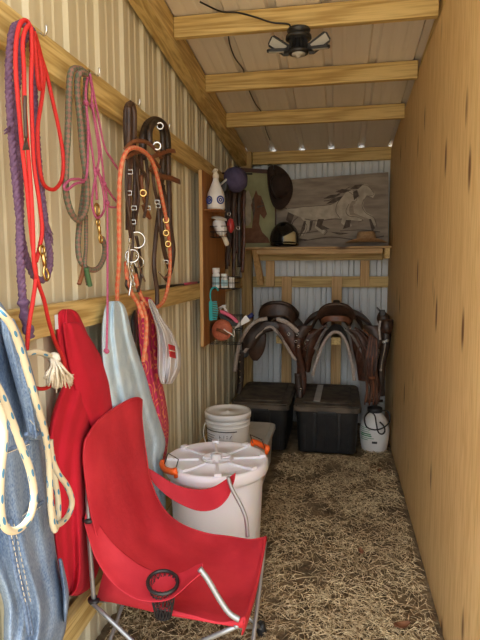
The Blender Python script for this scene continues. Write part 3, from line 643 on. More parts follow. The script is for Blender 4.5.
drape([(299, 148, 151), (306, 149, 156), (318, 153, 162), (330, 156, 171), (342, 157, 177), (354, 157, 181), (366, 157, 181), (375, 158, 178), (384, 161, 172)], .112, .05, 2.1, .019, 34, .4, 5, back=.03).build('body', M['bag'], t, sub=1)
c = W(172.5, 351, .165); mb = MB(); g = []
for i in range(9):
    g.append([W(168.5+1.05*j+.15*i, 344+1.6*i+.3*j, .196-.0015*j) for j in range(7)])
mb.sheet(g, .002).build('printed_mark', M['redink'], t)
mb = MB()
mb.tube([W(169.8+k*1.0, 350.2+.25*math.sin(k*2.1)+k*.25, .199-.0015*k) for k in range(7)], .0030, 6)
mb.build('mark_band', M['cream'], t)
t = drape([(310, 134, 136), (318, 131, 137), (330, 131, 138), (340, 132, 137), (344, 133, 136)], .05, .015, 1, .003, 12, 0, 4).build('dark_strap_end', M['black'], sub=1)
tag(t, 'dark strap end showing between the pale towel and the patterned cloth', 'strap')
# ---------------------------------------------------------------- grooming board
XB = -.865
t = tag(MB().box((XL+.042, 3.40, .96), (XB, 4.08, 2.10)).build('grooming_board', M['orangeply'], bevel=.002), 'orange brown plywood board fixed upright on the left wall, holding baskets', 'board')
MB().box((XL+.043, 3.392, .965), (XB-.001, 3.3995, 2.095)).build('lit_edge', M['pineW'], t)  # board's near edge; paler wood colour imitates the light falling on it
def basket(px0, px1, pyt, pyb, y, label, mat='blacks', wires=6, depth=.11):
    """wire basket on the board; its long side faces the camera"""
    a, b = atY(px0, pyb, y), atY(px1, pyt, y); mb = MB(); x0, x1 = max(XB+.004, a.x), b.x; z0, z1 = a.z, b.z; ya, yb = y, y+depth
    for z in (z0, (z0+z1)/2, z1): mb.tube([(x0, ya, z), (x1, ya, z), (x1, yb, z), (x0, yb, z)], .0022, 6, True)
    for k in range(wires+1):
        x = x0+(x1-x0)*k/wires; mb.tube([(x, ya, z1), (x, ya, z0), (x, yb, z0), (x, yb, z1)], .0014, 5)
    for k in range(1, 4):
        yy = ya+(yb-ya)*k/4; mb.tube([(x0, yy, z1), (x0, yy, z0), (x1, yy, z0), (x1, yy, z1)], .0014, 5)
    return tag(mb.build('wire_basket', M[mat]), label, 'basket', 'wire baskets on the grooming board'), (x0, x1, ya, yb, z0, z1)
# jug-shaped bottle
def sized(px0, px1, y): return abs(atY(px1, 200, y).x-atY(px0, 200, y).x)/2
c = atY(216, 210, 3.52); r = sized(208, 224, 3.52)
t = thing('spray_bottle', 'white flagon-shaped bottle with round blue emblems at the top of the grooming board', 'bottle', c)
MB().lathe([(0, 0), (r*.95, 0), (r*1.08, .008), (r*1.08, .085), (r*.98, .112), (r*.62, .155), (r*.36, .19), (r*.32, .21)], 28, c).build('body', M['white'], t)
MB().lathe([(r*.36, .205), (r*.40, .21), (r*.40, .228), (r*.24, .238), (r*.22, .25), (r*.10, .252)], 18, c).build('cap', M['cream'], t)
mb = MB(); mb.tube([c+Vector((-.016, -.01, .240)), c+Vector((0, -.012, .258)), c+Vector((.016, -.02, .252))], .010, 8); mb.build('nozzle', M['cream'], t)
for s, ang in ((-.48, 0), (.60, 0)):
    nx, ny = math.sin(s*1.25), -math.cos(s*1.25); p = c+Vector((nx*(r*1.08+.0005), ny*(r*1.08+.0005), .060)); mb = MB(); ring(mb, p, .023, .005, (nx, ny, 0), n=22); ring(mb, p, .009, .004, (nx, ny, 0), n=14); mb.build('emblem', M['blueink'], t)
MB().box((XB+.001, 3.44, c.z-.008), (c.x+r*.9, 3.60, c.z-.001)).build('ledge', M['orangeply'], t)
# second: white bottle with red trigger in a ring basket
bk, q = basket(209, 228, 226, 237, 3.58, 'upper wire basket holding an upturned white bottle')
c = atY(219, 224, 3.62); t = thing('squeeze_bottle', 'white squeeze bottle lying tipped in the upper basket with its neck hanging down', 'bottle', c)
mb = MB(); ax = Vector((.42, -.1, -1)); mb.lathe([(0, -.03), (.034, -.028), (.042, -.01), (.040, .05), (.026, .075), (.014, .08)], 22, c+Vector((0, 0, .0)), ax).build('body', M['white'], t)
mb = MB(); mb.lathe([(.013, .078), (.017, .085), (.017, .15), (.012, .158), (0, .158)], 16, c, ax).build('neck', M['cream'], t)
MB().blob(c+Vector((.075, .03, -.01)), .026, .03, .05).build('trigger', M['redp'], t)
MB().lathe([(0, 0), (.055, 0), (.052, .012), (.02, .022), (0, .024)], 20, c+Vector((0, 0, .03)), (.2, -.1, 1)).build('saucer', M['tote'], t)
# pill bottles
bk, q = basket(211, 237, 277, 289, 3.50, 'middle wire basket holding small white bottles')
for px0, px1, pt, pb, y, lab in ((212.5, 220, 268, 288, 3.53, 'tallest white pill bottle with a pale blue label in the middle basket'), (221, 228, 274, 288, 3.55, 'shorter white pill bottle in the middle basket'), (229, 234.5, 277, 288, 3.56, 'smallest white pill bottle at the right of the middle basket')):
    a, b = atY((px0+px1)/2, pb, y), atY((px0+px1)/2, pt, y); r = sized(px0, px1, y); h = b.z-a.z; a = Vector((a.x, y, q[4]+.006))
    t = thing('pill_bottle', lab, 'bottle', a, 'pill bottles in the basket')
    MB().lathe([(0, 0), (r*.95, 0), (r, .004), (r, h*.68), (r*.7, h*.76)], 20, a).build('body', M['white'], t)
    MB().lathe([(r*.72, h*.74), (r*.98, h*.75), (r*.98, h), (0, h+.001)], 20, a).build('cap', M['white'], t)
    M.setdefault('bluelabel', base('pale_blue_label', (.35, .55, .62), .5)[0]); MB().lathe([(r*1.01, h*.14), (r*1.015, h*.16), (r*1.015, h*.55), (r*1.01, h*.57)], 20, a).build('label_band', M['bluelabel'] if r > .02 else M['paper'], t)
# teal comb
c = atY(213, 306, 3.44); t = thing('mane_comb', 'teal plastic comb with a looped handle hanging by the lowest basket', 'comb', c)
mb = MB(); mb.tube(cat([c+Vector(v) for v in ((-.012, 0, .02), (-.018, 0, .07), (-.012, 0, .105), (.008, 0, .122), (.026, 0, .118), (.036, 0, .10))], 6), .0055, 8).build('handle', M['teal'], t)
mb = MB(); mb.box(tuple(c+Vector((-.026, -.006, -.095))), tuple(c+Vector((-.004, .006, .03))))
for k in range(11): z = -.09+k*.0115; mb.beam(c+Vector((-.006, 0, z)), c+Vector((.036-.002*abs(k-5), 0, z+.004)), .006, .006)
mb.build('teeth', M['teal'], t)
# lowest basket, with the round brush
bk, q = basket(210, 240, 316, 344, 3.56, 'lowest wire basket holding the grooming brushes', wires=5)
c = atY(221.5, 331, 3.50); t = thing('round_brush', 'round coral rubber curry brush leaning in the lowest basket', 'brush', c)
MB().lathe([(0, .0), (.060, .003), (.072, .014), (.072, .026), (.055, .044), (.02, .052), (0, .053)], 28, c+Vector((0, .045, 0)), (-.1, -1, .15)).build('pad', M['coral'], t)
MB().tube([c+Vector((-.03, -.018, .012)), c+Vector((.01, -.022, .0)), c+Vector((.05, -.012, -.02))], 1, prof=(.02, .004), ref=(0, 1, .1)).build('hand_strap', M['leather2'], t)
c = atY(228, 318, 3.53); t = thing('body_brush', 'rose backed oval brush with dark bristles above the coral brush', 'brush', c)
ax = Vector((.82, 0, -.52)).normalized(); sd = Vector((.52, 0, .82)); mb = MB(); g = []
def oval(c, ax, sd, L, w, nrm, d):
    pts = [c+ax*(L*math.cos(2*PI*k/22))+sd*(w*math.sin(2*PI*k/22)) for k in range(22)]; return MB().prism(pts, Vector(nrm)*d)
oval(c+sd*.012, ax, sd, .075, .019, (0, 1, 0), .03).build('back', M['pinkp'], t, bevel=.004); oval(c-sd*.012+ax*.004, ax, sd, .072, .026, (0, 1, 0), .028).build('bristles', M['black'], t, bevel=.003)
c = atY(224, 308, 3.60); t = thing('trigger_sprayer', 'white trigger spray head poking out behind the rose brush', 'sprayer', c)
mb = MB(); mb.tube([c+Vector((-.035, 0, -.004)), c+Vector((-.005, 0, .012)), c+Vector((.015, 0, .014))], .010, 8); mb.tube([c+Vector((.0, 0, .01)), c+Vector((.022, 0, -.03)), c+Vector((.03, 0, -.06))], .009, 8); mb.build('head', M['white'], t)
mb = MB(); mb.tube([c+Vector((-.02, 0, .004)), c+Vector((-.024, 0, -.02)), c+Vector((-.015, 0, -.035))], .005, 7).build('trigger', M['cream'], t)
c = atY(244, 321, 3.60); t = thing('ointment_tube', 'white tube with a dark blue cap sticking out of the lowest basket', 'tube', c)
ax = Vector((.78, 0, .62)).normalized(); sd = Vector((-.62, 0, .78))
MB().hexa([c-ax*.085+sd*.004+Vector((0, 0, 0)), c-ax*.085-sd*.004, c-ax*.085-sd*.004+Vector((0, .03, 0)), c-ax*.085+sd*.004+Vector((0, .03, 0)), c+ax*.035+sd*.026, c+ax*.035-sd*.026, c+ax*.035-sd*.026+Vector((0, .035, 0)), c+ax*.035+sd*.026+Vector((0, .035, 0))]).build('body', M['white'], t, bevel=.005)
MB().lathe([(0, .036), (.015, .036), (.014, .075), (0, .076)], 16, c+Vector((0, .017, 0)), ax).build('cap', M['navy'], t)
c = atY(229, 333, 3.44); t = thing('hoof_pick', 'slim white hoof pick hooked across the coral brush', 'hoof pick', c)
MB().tube(cat([c+Vector(v) for v in ((-.035, 0, .025), (-.012, 0, .008), (.018, 0, -.008), (.034, 0, -.024))], 5), .0042, 7).build('handle', M['white'], t); MB().tube(cat([c+Vector(v) for v in ((.034, 0, -.024), (.038, 0, -.004), (.030, 0, .024))], 4), .0028, 6).build('pick', M['steel'], t)
# cap and straps hanging past the board
c = atY(235, 180, 3.95); t = thing('baseball_cap', 'slate purple cap hanging high beside the white flagon bottle', 'cap', c)
mb = MB(); g = []
MB().lathe([(.0, -.05), (.06, -.048), (.088, -.03), (.095, 0), (.085, .045), (.05, .08), (.0, .092)], 22, c, (.75, -.45, .3)).build('crown', M['grape'], t)
mb = MB(); g = [[c+Vector((-.035-.07*v, -.05-.02*math.cos(u), -.025-.055*v+.05*u)) for u in (-1, -.6, -.2, .2, .6, 1)] for v in (0, .4, .8, 1.0)]; mb.sheet(g, .005).build('peak', M['black'], t)
MB().tube([c+Vector((-.10, -.07, -.045)), c+Vector((-.045, -.08, -.005))], .008, 8).build('buckle_strap', M['tote'], t)
t = thing('leather_straps', 'bundle of dark brown leather straps hanging beside the horse picture', 'straps', atY(233, 175, 4.2))
rt = random.Random(2)
for k in range(9):
    x = 225+k*2.3; y = 4.12+.05*(k % 4); e = 262+rt.uniform(-10, 30)*(1 if k > 2 else .3); p = [atY(x+1, 178+3*abs(k-4), y), atY(x-1+rt.uniform(-1, 1), 205, y), atY(x+rt.uniform(-1.5, 1.5), 235, y), atY(x+rt.uniform(-2, 2), e, y)]
    for q in p: q.x = max(q.x, XL+.045)
    MB().tube(cat(p, 6), 1, prof=(.028, .005), ref=(0, 1, 0)).build('strap', M[('dleather', 'mleather', 'leather')[k % 3]], t)
for q in ((238, 228), (229, 214)): ring(MB(), atY(*q, 4.1), .012, .004, (0, 1, 0)).build('ring', M['steel'], t)
MB().tube([(XL+.03, 4.12, atY(233, 176, 4.2).z+.012), (XL+.26, 4.20, atY(233, 176, 4.2).z+.01)], .006, 8).build('hanging_peg', M['blacks'], t)
# ================================================================ THE BACK WALL
def plate(mb, pts, y, d=.003):
    """flat painted shape on a picture, from outline points, standing on the picture's face"""
    return mb.prism([atY(px, py, y) for px, py in pts], (0, d, 0))
M['paintbg'] = var('grey_brown_painting', (.22, .18, .14), (.35, .295, .23), .8, scale=7, stretch=(.6, 1, 3.2))
M['paintbg2'] = var('olive_painting', (.27, .27, .13), (.38, .37, .20), .8, scale=6)
M['phorse'] = var('cream_paint', (.36, .31, .24), (.52, .46, .36), .8, scale=14); M['pdark'] = var('umber_paint', (.07, .05, .038), (.13, .10, .075), .8, scale=30)
M['pbrown'] = var('brown_paint', (.13, .055, .025), (.20, .09, .045), .8, scale=20)
M['dframe'] = var('dark_red_brown_frame', (.06, .022, .012), (.10, .04, .022), .6, scale=9)
CY = 4.93
t = thing('horse_painting', 'wide unframed canvas of two pale galloping horses leaning behind the shelf', 'painting', atY(330, 245, CY))
a, b, c_, d_ = atY(272, 181, CY), atY(388.5, 172, CY), atY(388.5, 246.5, CY), atY(266, 247.5, CY); c_.z = d_.z = SZ+.001
MB().prism([a, b, c_, d_], (0, .03, 0)).build('canvas', M['paintbg'], t, bevel=.003)
H1 = [(343, 196), (347, 191), (352, 190), (357, 195), (360, 201), (357, 203), (352, 201), (350, 204), (349, 210), (350, 215), (357, 216), (364, 219), (361, 221), (350, 220), (342, 219), (334, 219), (326, 220), (316, 219), (311, 222), (309, 229), (304, 236), (301, 235), (305, 228), (304, 221), (300, 217), (293, 214), (286, 211), (287, 208), (295, 209), (303, 207), (312, 206), (322, 206), (331, 205), (338, 201)]
H2 = [(357, 189), (362, 184), (367, 184), (371, 189), (375, 194), (373, 198), (367, 195), (364, 199), (363, 206), (366, 212), (373, 216), (376, 225), (373, 226), (369, 219), (361, 216), (354, 213), (353, 205), (358, 201), (360, 196)]
mb = MB(); plate(mb, H2, CY-.001); plate(mb, H1, CY-.0025)
plate(mb, [(316, 219), (322, 219), (320, 226), (325, 231), (323, 234), (315, 228)], CY-.0015)
plate(mb, [(342, 218), (348, 219), (352, 226), (347, 228), (341, 223)], CY-.0015); mb.build('painted_horses', M['phorse'], t)
mb = MB()
for q in ([(343, 196), (334, 198), (326, 204), (333, 203), (340, 200)], [(341, 194), (330, 195), (323, 199), (334, 198)], [(352, 190), (342, 189), (335, 192), (344, 193)], [(357, 190), (353, 192), (354, 200), (359, 196)], [(364, 184), (355, 185), (350, 189), (358, 189)],
          [(318, 219), (324, 219), (322, 225), (330, 229), (322, 230), (316, 226)], [(346, 220), (351, 220), (350, 227), (343, 229)], [(369, 219), (371, 219), (375, 228), (372, 232)], [(304, 221), (306, 221), (305, 229), (299, 238), (301, 230)], [(310, 221), (313, 221), (311, 230), (309, 232)], [(288, 212), (294, 215), (291, 224), (286, 220)], [(354, 195), (356, 196), (355, 198), (353, 197)], [(330, 232), (350, 233), (340, 235)], [(286, 236), (310, 240), (295, 241)]):
    plate(mb, q, CY-.0045, .0015)
def stroke(mb, pts, w=.004): 
    q = cat([atY(px, py, CY-.005) for px, py in pts], 5); return mb.tube(q, 1, prof=(w, .0012), ref=(0, 1, 0))
for p, w in (([(286, 209), (300, 207), (316, 206), (332, 204), (342, 197)], .004), ([(305, 219), (318, 221), (332, 219), (342, 219)], .006), ([(342, 197), (337, 204), (336, 212), (340, 218)], .004), ([(349, 204), (346, 211), (349, 216), (357, 217), (363, 220), (358, 222)], .004), ([(304, 221), (307, 227), (303, 236)], .004), ([(298, 217), (293, 222), (290, 232), (286, 236)], .007), ([(287, 209), (281, 206), (276, 209), (272, 216)], .008), ([(319, 220), (321, 226), (327, 231), (324, 235)], .006),
             ([(347, 191), (352, 194), (357, 200), (352, 202)], .003), ([(362, 185), (368, 186), (374, 194), (368, 196)], .003), ([(364, 199), (362, 206), (366, 213), (374, 218), (377, 227)], .004), ([(357, 188), (350, 187), (344, 190), (336, 190)], .005), ([(345, 192), (338, 194), (330, 200), (324, 201)], .006), ([(280, 238), (300, 241), (330, 237), (360, 240), (384, 236)], .008), ([(276, 232), (296, 234), (318, 231)], .006), ([(340, 231), (362, 230), (380, 232)], .006)): stroke(mb, p, w)
mb.build('painted_lines', M['pdark'], t)
PY_ = 4.90
t = thing('horse_picture', 'dark framed picture of two horse heads standing at the left end of the shelf', 'picture', atY(257, 245, PY_))
a, b, c_, d_ = atY(240, 169, PY_), atY(276, 171, PY_), atY(276, 246, PY_), atY(240, 246, PY_); c_.z = d_.z = SZ+.001
MB().prism([a, b, c_, d_], (0, .02, 0)).build('panel', M['paintbg2'], t)
mb = MB()
for p, q, w in (((240, 170), (276, 172), .035), ((240.8, 170), (240.8, 245), .018), ((275.6, 172), (275.6, 245), .012)):
    A, B = atY(*p, PY_-.005), atY(*q, PY_-.005); mb.beam(A, B, .02, w, (0, 0, 1) if abs(A.x-B.x) > .1 else (1, 0, 0))
mb.build('frame', M['dframe'], t)
mb = MB(); plate(mb, [(252, 228), (253, 215), (251, 205), (254, 196), (256, 190), (258, 195), (261, 196), (264, 204), (267, 214), (264, 219), (260, 214), (259, 224), (262, 232), (268, 238), (270, 243), (242, 243), (242, 228)], PY_-.003); mb.build('painted_bay_horse', M['pbrown'], t)
mb = MB(); plate(mb, [(243, 226), (243, 200), (246, 193), (248, 190), (250, 194), (252, 201), (251, 212), (251, 222), (248, 226)], PY_-.002); mb.build('painted_grey_horse', M['phorse'], t)
mb = MB()
for q in ([(254, 196), (252, 200), (253, 222), (255, 210)], [(261, 200), (262, 200), (263, 204), (262, 204)], [(246, 194), (244, 200), (244, 215), (246, 204)], [(257, 206), (264, 205), (264, 206), (257, 208)]): plate(mb, q, PY_-.005, .0015)
mb.build('painted_bridles', M['pdark'], t)
# hats
def hat(name, c, ax, side, mat, label, R, Ry, crownR, h, curl, band):
    ax = Vector(ax).normalized(); sx = Vector(side); sx = (sx-ax*sx.dot(ax)).normalized(); sy = ax.cross(sx); c = Vector(c)
    P = lambda x, y, z: c+sx*x+sy*y+ax*z
    t = thing(name, label, 'hat', c); g = []
    for i in range(25):
        a = 2*PI*i/24; g.append([P(math.cos(a)*(crownR*.95+(R-crownR)*v), math.sin(a)*(crownR*.78+(Ry-crownR*.78)*v), curl*(v**2)*math.sin(a)**2 - .010*v*math.cos(a)**2) for v in (0, .3, .6, .85, 1)])
    MB().sheet(g, .005).build('brim', mat, t, sub=1)
    g = []
    for z, s in ((0, 1), (.3, .97), (.6, .92), (.85, .86), (.97, .74), (1, .5), (.93, .2), (.90, .01)):
        g.append([P(math.cos(2*PI*i/24)*crownR*s, math.sin(2*PI*i/24)*crownR*.80*s*(1 if z < .9 else .8), h*z) for i in range(25)])
    MB().sheet(g, .004).build('crown', mat, t, sub=1)
    MB().tube([P(math.cos(2*PI*i/24)*(crownR*1.0+.002), math.sin(2*PI*i/24)*(crownR*.80+.002), .014) for i in range(24)], 1, closed=True, prof=(.022, .004), ref=tuple(sy)).build('hat_band', band, t)
    return t
hat('cowboy_hat', atY(277, 187, 4.80), (.72, -.62, .10), (-.12, 0, 1), M['hat'], 'dark brown cowboy hat hanging on its side above the helmet', .205, .15, .10, .12, .05, M['dleather'])
MB().tube([atY(277, 180, 4.84), atY(277, 180, 4.99)], .005, 7).build('hat_peg', M['pineW'], bpy.data.objects['cowboy_hat'])
hat('straw_hat', atY(366, 243, 4.84)*1 + Vector((0, 0, .012)), (0, -.05, 1), (1, 0, 0), M['tan'], 'tan brimmed hat lying on the right end of the shelf', .19, .14, .085, .088, .040, M['leather2'])
c = atY(284.5, 233, 4.765); t = thing('riding_helmet', 'glossy black riding helmet with a cream panel resting on the shelf', 'helmet', (c.x, c.y, SZ))
mb = MB(); g = []
for i in range(15):
    th = PI*.60*i/14; row = []
    for k in range(29):
        a = 2*PI*k/28; row.append(Vector((c.x+.125*math.sin(th)*math.cos(a), c.y+.145*math.sin(th)*math.sin(a), SZ+.062+.155*math.cos(th)+.02*math.sin(th)*math.cos(a)*0)))
    g.append(row)
mb.sheet(g[::-1], .008).build('shell', M['glossblack'], t)
g = []
for i in range(6):
    a = -PI*.5+(.05+.95*i/5); g.append([Vector((c.x+.130*math.sin(th)*math.cos(a), c.y+.150*math.sin(th)*math.sin(a), SZ+.062+.160*math.cos(th))) for th in [PI*(.36+.22*k/5)+.30*abs(i-4)/4*(1-k/5) for k in range(6)]])
MB().sheet(g, .004).build('side_panel', base('cream_plastic', (.60, .50, .27), .3)[0], t)['label'] = 'cream side panel'
g = [[Vector((c.x+.12*math.cos(a)*(1+v*.0)-.0, c.y-.145*abs(math.sin(a))-.05*v*abs(math.sin(a)), SZ+.045-.015*v)) for a in [PI+.5+(PI-1.0)*k/8 for k in range(9)]] for v in (0, .5, 1)]
MB().sheet(g, .005).build('visor', M['glossblack'], t)
MB().tube(cat([Vector((c.x-.07, c.y-.10, SZ+.03)), Vector((c.x-.03, c.y-.15, SZ+.010)), Vector((c.x+.05, c.y-.145, SZ+.008)), Vector((c.x+.09, c.y-.08, SZ+.03))], 6), 1, prof=(.014, .003), ref=(0, 0, 1)).build('chin_strap', M['black'], t)
# ---------------------------------------------------------------- storage bins
M['dusty'] = var('dusty_black_plastic', (.045, .038, .03), (.15, .12, .085), .75, scale=9, detail=8)
def tapered(mb, x0, x1, y0, y1, z0, z1, tp, r=.05, n=5):
    rings = []
    for z, s in ((z0, tp), (z1, 0)):
        ring_ = []
        for cx, cy, a0 in ((x1-r, y1-r, 0), (x0+r, y1-r, PI/2), (x0+r, y0+r, PI), (x1-r, y0+r, 3*PI/2)):
            for k in range(n+1):
                a = a0+PI/2*k/n; ring_.append(((cx+r*math.cos(a)-(x0+x1)/2)*(1-s)+(x0+x1)/2, (cy+r*math.sin(a)-(y0+y1)/2)*(1-s)+(y0+y1)/2, z))
        rings.append(ring_)
    m = len(rings[0]); fs = [(k, (k+1) % m, m+(k+1) % m, m+k) for k in range(m)]+[tuple(range(m))[::-1], tuple(range(m, 2*m))]
    return mb.add(rings[0]+rings[1], fs, smooth=False)
def bin_(x0, x1, y0, y1, h, label):
    t = thing('storage_bin', label, 'storage bin', ((x0+x1)/2, (y0+y1)/2, 0), 'black storage bins on the floor')
    mb = MB(); tapered(mb, x0+.02, x1-.02, y0+.02, y1-.02, 0, h-.05, .07)
    for k in range(5):
        x = x0+.09+(x1-x0-.18)*k/4; mb.box((x-.006, y0+.026, .03), (x+.006, y0+.045, h-.07))
    for x in (x0+.17, x1-.17): mb.box((x-.012, y0+.014, .04), (x+.012, y0+.045, h-.07))
    mb.build('body', M['black'], t, bevel=.003)
    mb = MB(); tapered(mb, x0, x1, y0, y1, h-.055, h-.012, -.0, .05); tapered(mb, x0+.012, x1-.012, y0+.012, y1-.012, h-.0121, h, -.0, .05)
    tapered(mb, x0+.07, x1-.07, y0+.07, y1-.07, h-.0001, h+.012, .0, .04); mb.build('lid', M['dusty'], t, bevel=.006)
    MB().box(((x0+x1)/2-.07, y0-.006, h-.075), ((x0+x1)/2+.07, y0+.012, h-.045)).build('handle', M['black'], t, bevel=.004)
    return t
bin_(-.85, -.372, 4.17, 4.97, .395, 'black lidded storage bin under the left saddle'); bin_(-.345, .185, 4.17, 4.97, .395, 'black lidded storage bin under the right saddle')
a, b = atZ(313.5, 401, .41), atZ(320.5, 385, .41)
t = tag(MB().hexa([(a.x, a.y, .408), (a.x+.052, a.y, .408), (a.x+.052, a.y, .414), (a.x, a.y, .414), (a.x+.01, b.y, .408), (a.x+.062, b.y, .408), (a.x+.062, b.y, .414), (a.x+.01, b.y, .414)]).build('metal_strip', M['tote'], bevel=.001), 'small flat grey strip lying on the lid of the right black bin', 'strip')
# ---------------------------------------------------------------- saddle racks and saddles
for x, lab in ((-.477, 'upright board carrying the left saddle'), (-.019, 'upright board carrying the right saddle')):
    t = thing('saddle_rack', 'pine saddle rack, '+lab, 'saddle rack', (x, 5.01, 0))
    MB().box((x-.046, 4.995, 0), (x+.046, 5.034, 1.385)).build('upright', M['pineW'], t, bevel=.003)
    MB().box((x-.040, 4.50, .83), (x+.040, 4.994, .895)).build('arm', M['pineY'], t, bevel=.003)
def arch(path, ys, th, sag=.03, flare=.0, rag=0, per=5, seed=0):
    """leather or felt sheet bent over a barrel: path of (x, z) across, swept along y with the dip of a saddle"""
    P = cat([Vector((x, 0, z)) for x, z in path], per); g = []; cx = sum(p.x for p in P)/len(P)
    for i in range(13):
        v = i/12; y = ys[0]+(ys[1]-ys[0])*v; s = 1+flare*(2*v-1)**2; dip = -sag*math.sin(PI*v)
        g.append([Vector((cx+(p.x-cx)*s, y+rag*noise.noise(Vector((p.x*6, p.z*6, seed))), p.z+dip+.004*noise.noise(Vector((p.x*9, y*9, seed))))) for p in P])
    return MB().sheet(g, th)
def roll(path, y, r): return MB().tube(cat([Vector((x, y, z)) for x, z in path], 6), r, 10)
def saddle(cx, label, outer, pad, inner, top, Y, seatmat, lightmat, cs=1.0, ch=.085, cdrop=0):
    t = thing('saddle', label, 'saddle', (cx, Y+.26, .9))
    arch(pad, (Y, Y+.50), .022, .02, rag=.02).build('pad', M['felt'], t)
    roll(pad, Y+.004, .014).build('fleece_edge', M['fleece'], t)['label'] = 'pale fleece edge of the pad'
    arch(outer, (Y+.05, Y+.50), .014, .035, rag=.04, seed=3).build('skirt', M['mleather'], t, sub=1)
    # jockey: smaller leather layer over the skirt
    c0 = sum(p[0] for p in outer)/len(outer); small = [(c0+(x-c0)*.72, z+.022+.02*(1-abs(x-c0)/.3)) for x, z in outer]
    small = [p for p in small if p[1] > min(z for _, z in outer)+.05]
    arch(small, (Y+.02, Y+.44), .012, .045, rag=.03, seed=8).build('jockey', seatmat, t, sub=1)
    # seat with cantle towards the camera
    g = []
    for i in range(15):
        v = i/14; z = top-.06+.085*max(0, 1-v/.25)**1.6-.03*math.sin(PI*v)+.05*max(0, (v-.75)/.25)**2; w = .155-.05*math.sin(PI*min(1, v*1.1))
        g.append([Vector((cx+u*w, Y+.03+.40*v-.05*(1-u*u)*max(0, 1-v/.3), z-.10*abs(u)**2.2-.02*(1-u*u)*math.sin(PI*v))) for u in [k/6-1 for k in range(13)]])
    MB().sheet(g, .022).build('seat', seatmat, t, sub=1)
    mb = MB(); pts = [Vector((cx+.15*math.sin(a), Y+.03-.05*math.cos(a), top+.012-.12*abs(a/1.45)**2.3)) for a in [-1.45+2.9*k/16 for k in range(17)]]
    mb.tube(pts, [.008+.007*math.cos((k-8)/8*1.3) for k in range(17)], 10).build('cantle_roll', seatmat, t)
    g = []
    for r_ in range(6):
        v = r_/5; g.append([Vector((cx+(.15-.02*v)*cs*math.sin(a), Y+.03-.052*math.cos(a)-.012*v-.02*(cdrop > 0), top-cdrop+.010-(.12 if cdrop == 0 else .05)*abs(a/1.45)**2.3-ch*v*(1-.3*abs(a)/1.45))) for a in [-1.45+2.9*k/12 for k in range(13)]])
    MB().sheet(g, .010).build('cantle_back', lightmat, t)
    return t
M['chestnut'] = var('chestnut_leather', (.10, .036, .016), (.19, .07, .032), .4, scale=20, bump=.2)
RS = [(-.345, .83), (-.31, .95), (-.24, 1.045), (-.13, 1.095), (-.02, 1.11), (.09, 1.10), (.20, 1.06), (.285, .97), (.325, .85)]
RP = [(-.205, .585), (-.175, .70), (-.125, .84), (-.07, .925), (-.02, .95), (.03, .925), (.075, .84), (.11, .70), (.135, .555)]
s2 = saddle(-.02, 'brown western saddle with a pale fleece-edged pad arch, on the right rack', RS, RP, None, 1.165, 4.40, M['mleather'], M['chestnut'], .80, .05, .085)
# leather between pad and skirt, stirrup fenders, strings
def flap(pts, y, th=.014, bow=.03):
    """hanging leather panel outlined by rows (z, x left, x right)"""
    g = []
    ks = cat([Vector(p) for p in pts], 4)
    for k in ks:
        g.append([Vector((k.y+(k.z-k.y)*u, y-bow*math.sin(PI*u)-.02*math.sin(k.x*9), k.x)) for u in (0, .15, .3, .5, .7, .85, 1)])
    return MB().sheet(g, th)
flap([(.97, -.20, -.10), (.90, -.30, -.15), (.82, -.31, -.17), (.74, -.30, -.205), (.64, -.27, -.225), (.60, -.255, -.235)], 4.46).build('fender', M['leather'], s2, sub=1)
flap([(.97, .06, .17), (.90, .10, .25), (.80, .12, .29), (.70, .145, .30), (.60, .16, .29), (.54, .17, .25)], 4.46).build('fender', M['leather'], s2, sub=1)
flap([(1.0, -.33, -.20), (.93, -.37, -.25), (.85, -.36, -.27), (.80, -.34, -.29)], 4.43).build('side_flap', M['mleather'], s2, sub=1)
flap([(1.01, .18, .34), (.95, .22, .385), (.88, .25, .38), (.82, .27, .34)], 4.43).build('side_flap', M['mleather'], s2, sub=1)
roll([(-.19, .80), (-.13, .93), (-.08, .985)], 4.415, .011).build('felt_roll', M['felt'], s2); roll([(.05, .975), (.11, .92), (.165, .83), (.20, .77)], 4.415, .011).build('felt_roll', M['felt'], s2)
MB().lathe([(.016, 0), (.014, .05), (.02, .075), (.032, .085), (.026, .098), (0, .10)], 16, (-.02, 4.80, 1.085), (0, -.25, 1)).build('horn', M['dleather'], s2)
for q in ((-.24, .93), (-.26, .80), (.20, .93), (.23, .84), (.25, .73), (-.10, .99), (.09, .985)): MB().lathe([(0, 0), (.010, 0), (.008, .004), (0, .006)], 12, (q[0], 4.405, q[1]), (0, -1, .1)).build('concho', M['steel'], s2)
for q in ((-.25, .86), (.225, .68)): ring(MB(), (q[0], 4.40, q[1]), .020, .0035, (0, 1, .1)).build('ring', M['steel'], s2)
for pts, m_, w_ in (([(.09, .975), (.15, .92), (.19, .82), (.21, .70), (.205, .62)], 'mleather', .016), ([(.13, .99), (.20, .93), (.245, .84), (.25, .74), (.23, .66)], 'leather', .016), ([(-.13, .99), (-.20, .92), (-.24, .82), (-.26, .70)], 'mleather', .016), ([(.20, .97), (.26, .90), (.27, .79), (.255, .64), (.28, .52)], 'leather2', .012), ([(-.09, 1.01), (-.17, .95), (-.235, .87), (-.28, .80)], 'leather', .014)):
    MB().tube(cat([Vector((x, 4.395, z)) for x, z in pts], 6), 1, prof=(w_, .005), ref=(0, 1, 0)).build('saddle_string', M[m_], s2)
mb = MB(); mb.tube(cat([Vector((.15, 4.39, .91)), Vector((.19, 4.385, .84)), Vector((.185, 4.385, .76)), Vector((.155, 4.385, .72)), Vector((.15, 4.385, .78)), Vector((.18, 4.385, .85)), Vector((.235, 4.385, .80))], 6), .005, 7).build('tie_loop', M['leather'], s2)
